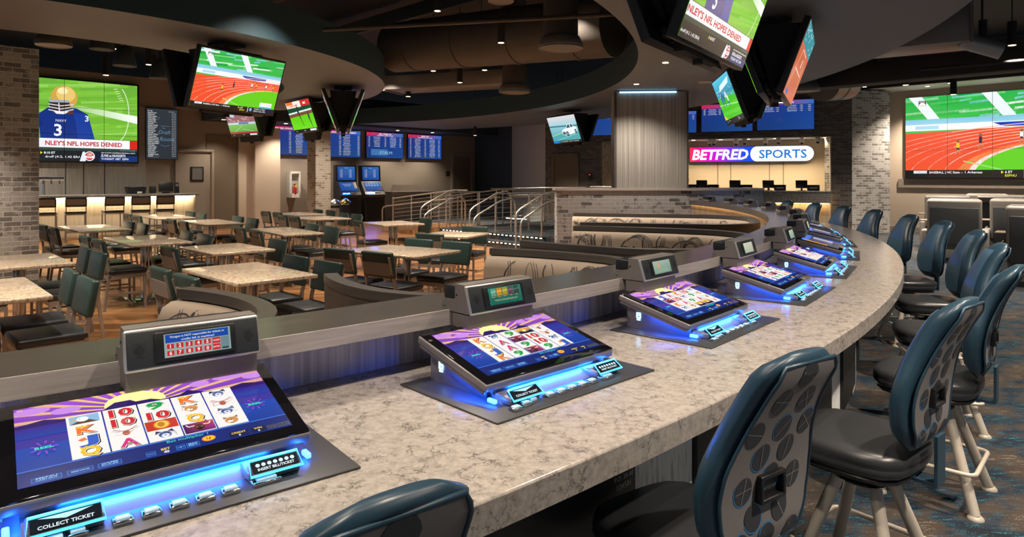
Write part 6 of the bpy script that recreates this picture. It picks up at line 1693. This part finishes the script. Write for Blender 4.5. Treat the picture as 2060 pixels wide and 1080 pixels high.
fr.build('door_frame', MT['white_paint'], ec); MB().box(0, -.11, 0, .58, .2, .98).build('box', MT['paint_grey'], ec)
fx = thing('fire_extinguisher', 'small red fire extinguisher with a yellow tag in the wall cabinet', 'fire extinguisher', (p[0] + .25 * E2[0] * -1, p[1] - .25 * E2[1], zat(371, p[1]) - .34), TH)
MB().lathe([(.08, 0), (.085, .02), (.085, .36), (.05, .42), (.025, .45)], 14).build('cylinder', MT['red'], fx); MB().box(0, 0, .48, .06, .14, .05).build('valve', MT['black_plastic'], fx); MB().box(.02, -.09, .40, .09, .01, .14).build('tag', MT['yellow'], fx)
p = backpt(901, .01)
ec.scale = (.62, 1, .90); fx.scale = (.72, .72, .72)
t = thing('room_sign', 'two small black sign plates beside the brown door', 'sign', (p[0], p[1], zat(349, p[1])), TH); 
for dz in (.05, -.05): MB().box(0, -.01, dz, .2, .02, .08).build('plate', MT['black_plastic'], t)
# ------------------------------------------------------------------ bar on the left: counter, stools, menu board, till
BB = 20.15; BTZ = 1.18
a0, a1 = ab(*backpt(-220))[0], 7.35
br = thing('bar_counter', 'straight bar counter with glowing cream front below the football video wall', 'bar', (*grid((a0 + a1) / 2, BB + .35), 0), TH)
L = a1 - a0
MB().box(0, 0, BTZ - .035, L + .1, .8, .07, 0, None, .01).build('bar_top', MT['granite_grey'], br); MB().box(0, -.17, .55, L, .06, 1.09).build('front_panel', MT['bar_front'], br)
MB().box(0, -.32, BTZ - .085, L - .1, .04, .02).build('led_strip', MT['led_bar'], br); MB().box(0, -.30, .28, L - .1, .05, .05).build('foot_rail', MT['steel'], br); MB().box(L / 2 - .03, .05, .56, .06, .5, 1.1).build('end_panel', MT['paint_taupe'], br)
def bar_stool_proto():
    c = thing('bar_stool', 'stool', 'stool'); SHh, hw, hd = .72, .21, .20
    for sx in (-1, 1):
        MB().bar((sx * hw, hd, 0), (sx * hw, hd, SHh), .026, .026).build('front_leg', MT['chair_metal'], c)
        m = MB(); P_ = [(sx * hw, -hd - .03, 0), (sx * hw, -hd, SHh), (sx * hw, -hd - .08, 1.14)]
        for a, b in zip(P_, P_[1:]): m.bar(a, b, .024, .03)
        m.build('rear_leg', MT['chair_metal'], c)
    m = MB()
    for z in (.25, SHh - .02):
        m.bar((-hw, hd, z), (hw, hd, z), .022, .03); m.bar((-hw, -hd, z), (hw, -hd, z), .022, .03)
        for sx in (-1, 1): m.bar((sx * hw, -hd, z), (sx * hw, hd, z), .022, .03)
    m.build('seat_frame', MT['chair_metal'], c); MB().box(0, 0, SHh + .03, .46, .46, .06, 0, None, .02, 3).build('seat', MT['vinyl_seat'], c)
    A = T(0, -.262, 1.02) @ RX(rad(11)); MB().box(0, .012, 0, .46, .05, .26, 0, A, .015, 3).build('back_pad', MT['vinyl_black'], c); MB().box(0, -.018, .0, .40, .01, .15, 0, A).build('back_plate', MT['chair_plate'], c)
    return c
bs = bar_stool_proto()
for i, (u, lab) in enumerate(((92, 'bar stool cut off by the broad brick pillar'), (152, 'bar stool second from the brick pillar, below the football player'), (227, 'bar stool in the middle of the bar row'), (283, 'bar stool second from the right end of the bar'), (330, 'bar stool at the right end of the bar by the till'))):
    bb = BB - .42
    q = on_line(u, grid(0, bb), E1)[0]
    o = bs if i == 0 else dup(bs, (0, 0, 0), 0)
    o.location = (*q, 0); o.rotation_euler = (0, 0, TH + rad(-14 + 5 * (i % 3))); o['label'] = lab; o['group'] = 'bar stools along the bar'
p = backpt(326, .12)
mw = 62 * p[1] / FPX / (E1[0] + .53 * E1[1]); mh = 100 * p[1] / FPX
display('menu_screen', 'dark tap list menu screen with white text, right of the football wall', 'screen', *p, zat(269.5, p[1]), TH, mw, mh, pic_menu(mw, mh), .06, 0, None, True, .015, wallmount)
def on_bar(u): return on_line(u, grid(0, BB + .35), E1)[0]
p = on_bar(273); t = thing('receipt_box', 'black box device standing on the bar counter', 'box', (*p, BTZ), TH)
m = MB(); m.prism([(-.20, 0), (.20, 0), (.24, .17), (.17, .2), (-.12, .18), (-.25, .2)], -.14, .14, 0, Matrix(((1, 0, 0, 0), (0, 0, 1, 0), (0, 1, 0, 0), (0, 0, 0, 1)))); m.build('housing', MT['black_plastic'], t); MB().box(.06, -.145, .04, .12, .01, .05).build('label_plate', MT['white_paint'], t)
p = on_bar(334); t = thing('till_screen', 'black till screen at the right end of the bar', 'till', (*p, BTZ), TH - .2)
MB().box(0, 0, .19, .38, .04, .27, 0, RX(-.2), .01).build('screen', MT['black_plastic'], t); MB().box(0, .05, .03, .2, .2, .06, 0, None, .01).build('stand', MT['black_plastic'], t); MB().box(-.34, .02, .11, .16, .2, .2, 0, None, .02).build('printer', MT['black_matte'], t)
p = on_bar(356); t = thing('card_terminal', 'small card terminal on the bar end bracket', 'card terminal', (*p, BTZ + .04), TH); MB().box(0, 0, .14, .12, .06, .26, 0, RX(-.15), .01).build('body', MT['black_plastic'], t); MB().box(0, -.04, .19, .08, .008, .08, 0, RX(-.15)).build('display', MT['unit_taupe'], t); MB().box(0, .0, -.02, .1, .1, .05).build('bracket', MT['black_matte'], t)
p = on_bar(86); t = thing('beer_tap', 'chrome beer tap on the bar behind the brick pillar edge', 'tap', (*p, BTZ), TH)
m = MB(); m.tube([(0, 0, 0), (0, 0, .42)], .05, 10); m.tube([(-.3, 0, .42), (.45, 0, .42)], .06, 10); m.build('tower', MT['chrome'], t)
for i in range(4): MB().tube([(-.2 + .18 * i, -.04, .42), (-.2 + .18 * i, -.12, .36), (-.2 + .18 * i, -.12, .28)], .018, 6).build('spout', MT['chrome'], t)
# ------------------------------------------------------------------ recliners on the right
def recliner(x, y, rot, label, dark=True, tab=True):
    t = thing('recliner', label, 'armchair', (x, y, 0), rot, 'grey recliners facing the right video wall')
    MB().box(0, .12, .22, .74, .86, .32, 0, None, .03).build('base', MT['recliner'], t); MB().box(0, .18, .44, .60, .72, .14, 0, None, .05, 3).build('seat', MT['recliner'], t)
    A = T(0, -.33, .78) @ RX(rad(8))
    b = MB().box(0, 0, .04, .88, .18, .80, 0, A, .05, 3).build('backrest', MT['recliner'], t); MB().box(0, .05, .36, .86, .26, .16, 0, A, .07, 4).build('head_cushion', MT['recliner'], t); MB().box(0, -.095, -.06, .78, .03, .72, 0, A, .014).build('rear_panel', MT['recliner_dark'], t)
    for sx in (-1, 1): MB().box(sx * .45, .16, .34, .20, .92, .56, 0, None, .04).build('armrest', MT['recliner'], t)
    MB().box(0, .1, .03, .8, .8, .06).build('plinth', MT['black_matte'], t)
    if tab:
        q = MB(); q.lathe([(.05, .62), (.03, .68), (.03, .76)], 10, 0, T(-.45, .15, 0)); q.build('tray_stem', MT['black_matte'], t); MB().box(-.45, .18, .775, .30, .40, .025, 0, None, .008).build('tray', MT['paint_brown'], t)
ROT = ra + rad(12)
for u, vt, y, lab, da in ((1921, 0, 12.9, 'grey recliner nearest the navy stools, dark rear panel in full view', -.3), (1908, 0, 15.3, 'grey recliner behind the one nearest the stools', -.3), (2100, 0, 9.9, 'large grey recliner cut by the right edge of the picture', -.42), (2048, 0, 13.0, 'grey recliner behind the one at the right edge', -.35), (2012, 0, 15.3, 'far grey recliner below the video wall, second row', -.3), (1985, 0, 17.0, 'farthest grey recliner, left of the second row, mostly hidden', -.3)):
    recliner((u - CXP) / FPX * y, y, rad(-36) + (da + .3) * .6, lab)

# ------------------------------------------------------------------ things hung from the dark ceiling
def pendant(u, v, y, label, ln=.34, power=120, r=.06, size=95, cord=True):
    x = (u - CXP) / FPX * y; z = zat(v, y)
    t = thing('pendant_light', label, 'light', (x, y, z), 0, 'black cylinder pendant lights')
    MB().lathe([(r, 0), (r, ln)], 16).build('cylinder', MT['black_matte'], t)
    if z + ln < 5.4: MB().tube([(0, 0, ln), (0, 0, 5.4 - z)], .008, 5).build('cord', MT['black_matte'], t)
    MB().lathe([(r * .8, -.004), (r * .8, .01)], 14).build('lens', MT['lamp_glow'], t)
    spot('lamp_light', (0, 0, -.02), power, t, rad(size), .75)
    return t
WP = 95
for u, v, y, lab in ((880, 22, 10.5, 'pendant light high in the dark opening, upper left of it'), (969, 82, 12.0, 'slim pendant light hanging before the round duct'), (1008, 86, 10.5, 'pendant light with bright lens hanging over the round duct'),
                     (925, 166, 14.0, 'pendant light over the white ceiling panel, centre'), (975, 141, 15.0, 'pendant light right of the one over the ceiling panel'), (821, 194, 17.0, 'faint far pendant light at the left of the dark opening'),
                     (213, 151, 12.5, 'black pendant light in front of the football video wall'), (299, 130, 13.0, 'pendant light right of the football video wall'), (1762, 148, 14.0, 'pendant light beneath the bulkhead, left of the pair at right'), (1822, 171, 13.2, 'pendant light right of the pair near the right video wall'),
                     (1570, 206, 17.5, 'dark pendant light in front of the ticket boards'), (2036, 91, 9.5, 'pendant light at the upper right edge'), (1918, 190, 13.5, 'small dark pendant light in front of the right video wall'), (1331 - 210, 250, 20.5, 'dark pendant light near the car screen')):
    pendant(u, v, y, lab, .34 if y < 15 else .4, WP if u < 1700 else WP * 1.0, .06 if y < 15 else .07)
# added pendant lamps, mostly out of view, that brighten the hall, counter and stools
for i, (x, y, z, pw) in enumerate(((-3.6, 4.2, 3.3, 130), (-7.5, 8.0, 3.3, 130), (-10.5, 12.0, 4.3, 120), (-12.5, 15.7, 4.3, 210), (-9.4, 17.3, 4.5, 120), (-5.6, 5.3, 3.5, 130), (1.9, -.7, 2.9, 150), (-8.3, 9.0, 4.2, 120), (-1.2, 6.6, 4.4, 150), (-2.7, 8.4, 4.4, 150), (-5.3, 12.2, 4.3, 120), (-1.6, 13.4, 3.8, 120), (-8.5, 14.2, 4.4, 120), (-3.2, 16.2, 4.3, 120), (-4.85, 19.3, 4.3, 190), (2.2, .8, 3.4, 110), (3.3, 2.8, 3.6, 130), (4.6, 4.8, 3.7, 130), (6.6, 7.2, 3.7, 130), (7.5, 10.5, 3.8, 150), (7.2, 14.5, 3.9, 150), (9.8, 11.5, 3.9, 200), (10.5, 15.8, 3.9, 230), (.8, 10.2, 4.4, 150), (-2.0, 14.5, 4.3, 120))):
    t = thing('pendant_light', 'added black cylinder pendant light brightening the hall from above', 'light', (x, y, z), 0, 'added pendant lights overhead')
    MB().lathe([(.06, 0), (.06, .34)], 14).build('cylinder', MT['black_matte'], t); MB().tube([(0, 0, .34), (0, 0, 5.4 - z)], .008, 5).build('cord', MT['black_matte'], t); MB().lathe([(.048, -.004), (.048, .01)], 12).build('lens', MT['lamp_glow'], t)
    spot('lamp_light', (0, 0, -.02), pw, t, rad(105), .75)
# recessed downlights added in the ring to brighten counter, stool fronts and striped column
for i, (ph, r, pw) in enumerate(((-62, 14.3, 36), (-55, 14.3, 36), (-47.5, 14.3, 36), (-52, 12.2, 36), (-41, 14.6, 36), (-44, 12.0, 40), (5.0, 11.75, 75), (-20.5, 11.8, 75), (-7, 11.8, 60))):
    x, y = pol(r, ph)
    t = thing('downlight', 'recessed downlight added in the ceiling ring to brighten the things below', 'light', (x, y, 3.498), 0, 'added downlights in the ceiling ring')
    MB().lathe([(.05, 0), (.05, -.006)], 14).build('lens', MT['lamp_glow'], t)
    spot('lamp_light', (0, 0, -.03), pw, t, rad(125), .8)
# wall washers by the pale walls
for u, off, z, pw, lab in ((575, .9, 3.25, 70, 'downlight in the bulkhead above the slim pillar'), (800, .9, 3.25, 60, 'downlight in the bulkhead above the third odds board'), (870, .9, 3.25, 60, 'downlight in the bulkhead above the rightmost odds board'), (660, .9, 3.25, 55, 'downlight in the bulkhead above the left kiosk'), (450, .9, 3.25, 45, 'downlight in the bulkhead beside the kitchen door')):
    p = backpt(u, off)
    t = thing('downlight', lab, 'light', (*p, 3.418), 0, 'downlights in the back bulkhead')
    MB().lathe([(.06, 0), (.06, -.008)], 12).build('lens', MT['lamp_glow'], t); spot('lamp_light', (0, 0, -.03), pw, t, rad(110), .8)
for x, y, z, pw, lab in ((-1.3, 23.2, 3.12, 260, 'downlight washing the grey wall left of the brown door'), (1.6, 21.0, 3.12, 70, 'downlight in front of the far brick wall'), (9.2, 17.2, 4.0, 110, 'downlight washing the wide brick pillar')):
    pendant(CXP + FPX * x / y, HORIZON - FPX * (z - CAM_Z) / y, y, lab, .3, pw)
for s_, pw in ((1.5, 230), (4.5, 230), (7.5, 200)):
    x, y = RW0[0] + RWD[0] * s_ - .55, RW0[1] + RWD[1] * s_ - .57
    t = thing('downlight', 'recessed downlight in the bulkhead over the right video wall', 'light', (x, y, 4.238), 0, 'downlights over the right video wall')
    MB().lathe([(.05, 0), (.05, -.006)], 12).build('lens', MT['lamp_glow'], t); spot('lamp_light', (0, 0, -.03), pw, t, rad(115), .8)
def diffuser(u, v, y, r, label, ductlen=1.2, bell=True):
    x = (u - CXP) / FPX * y; z = zat(v, y)
    t = thing('air_diffuser', label, 'air diffuser', (x, y, z), 0, 'round air diffusers')
    m = MB()
    for k in range(4): q = r * (1 - .24 * k); m.lathe([(q, .02 * k), (q * .86, -.015 + .02 * k), (q * .80, .03 + .02 * k)], 24)
    m.build('louvre_rings', MT['duct_metal'] if r > 1 else MT['unit_taupe'], t)
    MB().lathe([(r, .01), (r * 1.02, .05), (r * .86, .16), (r * .78, .17)], 24).build('collar', MT['unit_taupe'], t)
    if bell: MB().lathe([(r * .78, .16), (r * .78, ductlen)], 24).build('drop_duct', MT['duct_paint'], t)
diffuser(1128, 98, 9.5, .32, 'large round air diffuser in the dark opening, right of centre')
diffuser(1035, 186, 13.5, .32, 'round air diffuser lower in the dark opening', 1.85)
diffuser(1008, 3, 8.6, .17, 'round air diffuser cut by the top edge', .8)
diffuser(108, 92, 10.8, .26, 'round air diffuser beside the broad brick pillar', .8)
diffuser(1618, 184, 13.6, .30, 'flat round air diffuser behind the hanging screens at right', .5)
def duct(label, a, b, r, m=MT['duct_paint'], rings=4):
    A, B_ = Vector(a), Vector(b)
    t = thing('air_duct', label, 'duct', a, 0, 'ceiling ducts')
    I = T(-a[0], -a[1], -a[2])
    MB().tube([A, B_], r, 28, False, 0, I).build('duct', m, t)
    for i in range(rings):
        c = A.lerp(B_, (i + .5) / rings); d = (B_ - A).normalized() * .03
        MB().tube([c - d, c + d], r * 1.03, 28, False, 0, I).build('seam_ring', m, t)
def pt(u, v, y): return ((u - CXP) / FPX * y, y, zat(v, y))
duct('large round painted duct crossing the dark opening', pt(795, 96, 13.5), pt(1235, 52, 10.6), .50)
duct('short round duct behind the ceiling ring at right', pt(1655, 170, 15.5), pt(1700, 168, 16.3), .40, MT['unit_taupe'], 1)
hang = bpy.data.objects['air_duct.001']; q_ = MB(); q_.tube([(.25, .4, .3), (.25, .4, 1.6)], .012, 5); q_.build('hanger', MT['black_matte'], hang)
duct('thin pipe along the dark ceiling', pt(650, 60, 9.5), pt(1250, 28, 8.8), .03, MT['duct_paint'], 1)
duct('thin pipe above the right bulkhead', pt(1850, 140, 11.0), pt(2100, 118, 9.2), .025, MT['black_matte'], 1)
def box_duct(label, c, sx, sy, sz, rot, m):
    t = thing('box_duct', label, 'duct', c, rot, 'ceiling ducts'); MB().box(0, 0, 0, sx, sy, sz, 0, None, .01).build('duct_body', m, t)
    q = MB(); q.box(-sx / 2 - .01, 0, 0, .04, sy + .06, sz + .06); q.box(sx / 2 + .01, 0, 0, .04, sy + .06, sz + .06); q.build('flange', m, t)
box_duct('square metal duct at the upper right beside the ceiling ring', pt(1835, 62, 10.2), 1.5, .9, .62, rad(-35), MT['unit_taupe'])
box_duct('long flat painted duct low in the dark opening', pt(905, 165, 16.5), 3.2, .9, .35, rad(-20), MT['unit_taupe'])
box_duct('dark beam like duct above the right video wall', pt(1900, 135, 12.5), 6.0, .5, .4, ra, MT['ceiling_black'])
p = pt(1975, 92, 9.6); t = thing('ceiling_speaker', 'grey cylinder speaker hung at the upper right', 'speaker', p, 0, 'ceiling speakers')
MB().tube([(-.22, .1, .10), (.22, -.1, -.10)], .12, 18).build('body', MT['duct_metal'], t); MB().tube([(0, 0, .1), (0, 0, 5.4 - p[2])], .01, 5).build('hanger', MT['black_matte'], t)
for u, v, y, lab in ((205, 100, 10.8, 'dark bell shaped speaker above the football wall, left one'), (251, 133, 11.2, 'dark bell shaped speaker above the football wall, right one'), (322, 158, 12.0, 'dark bell shaped speaker behind the hanging screen at left')):
    p = pt(u, v, y); t = thing('bell_speaker', lab, 'speaker', p, 0, 'bell shaped ceiling speakers')
    MB().lathe([(.18, 0), (.185, .03), (.12, .30), (.10, .33), (0, .33)], 20).build('bell', MT['paint_navy'], t); MB().lathe([(.165, .004), (0, .01)], 18).build('grille', MT['duct_paint'], t); MB().tube([(0, 0, .33), (0, 0, 5.4 - p[2])], .012, 5).build('hanger', MT['black_matte'], t)
for i in range(7):
    a = grid(-2 + i * 2.6, 2); b = grid(-2 + i * 2.6, 16)
    m = MB().bar((*a, 5.1), (*b, 5.1), .12, .28); S('ceiling_joist', m, MT['duct_paint'])
# flush round speakers in the rings
for ph, r, lab in ((-27.5, 5.6, 'flush round speaker beside the running track screen'), (3.0, 13.0, 'flush round speaker in the ceiling ring above the striped column')):
    x, y = pol(r, ph); t = thing('flush_speaker', lab, 'speaker', (x, y, 3.497), 0, 'flush ceiling speakers'); MB().lathe([(.16, 0), (.16, -.01), (.13, -.014), (0, -.014)], 20).build('grille', MT['duct_metal'], t)
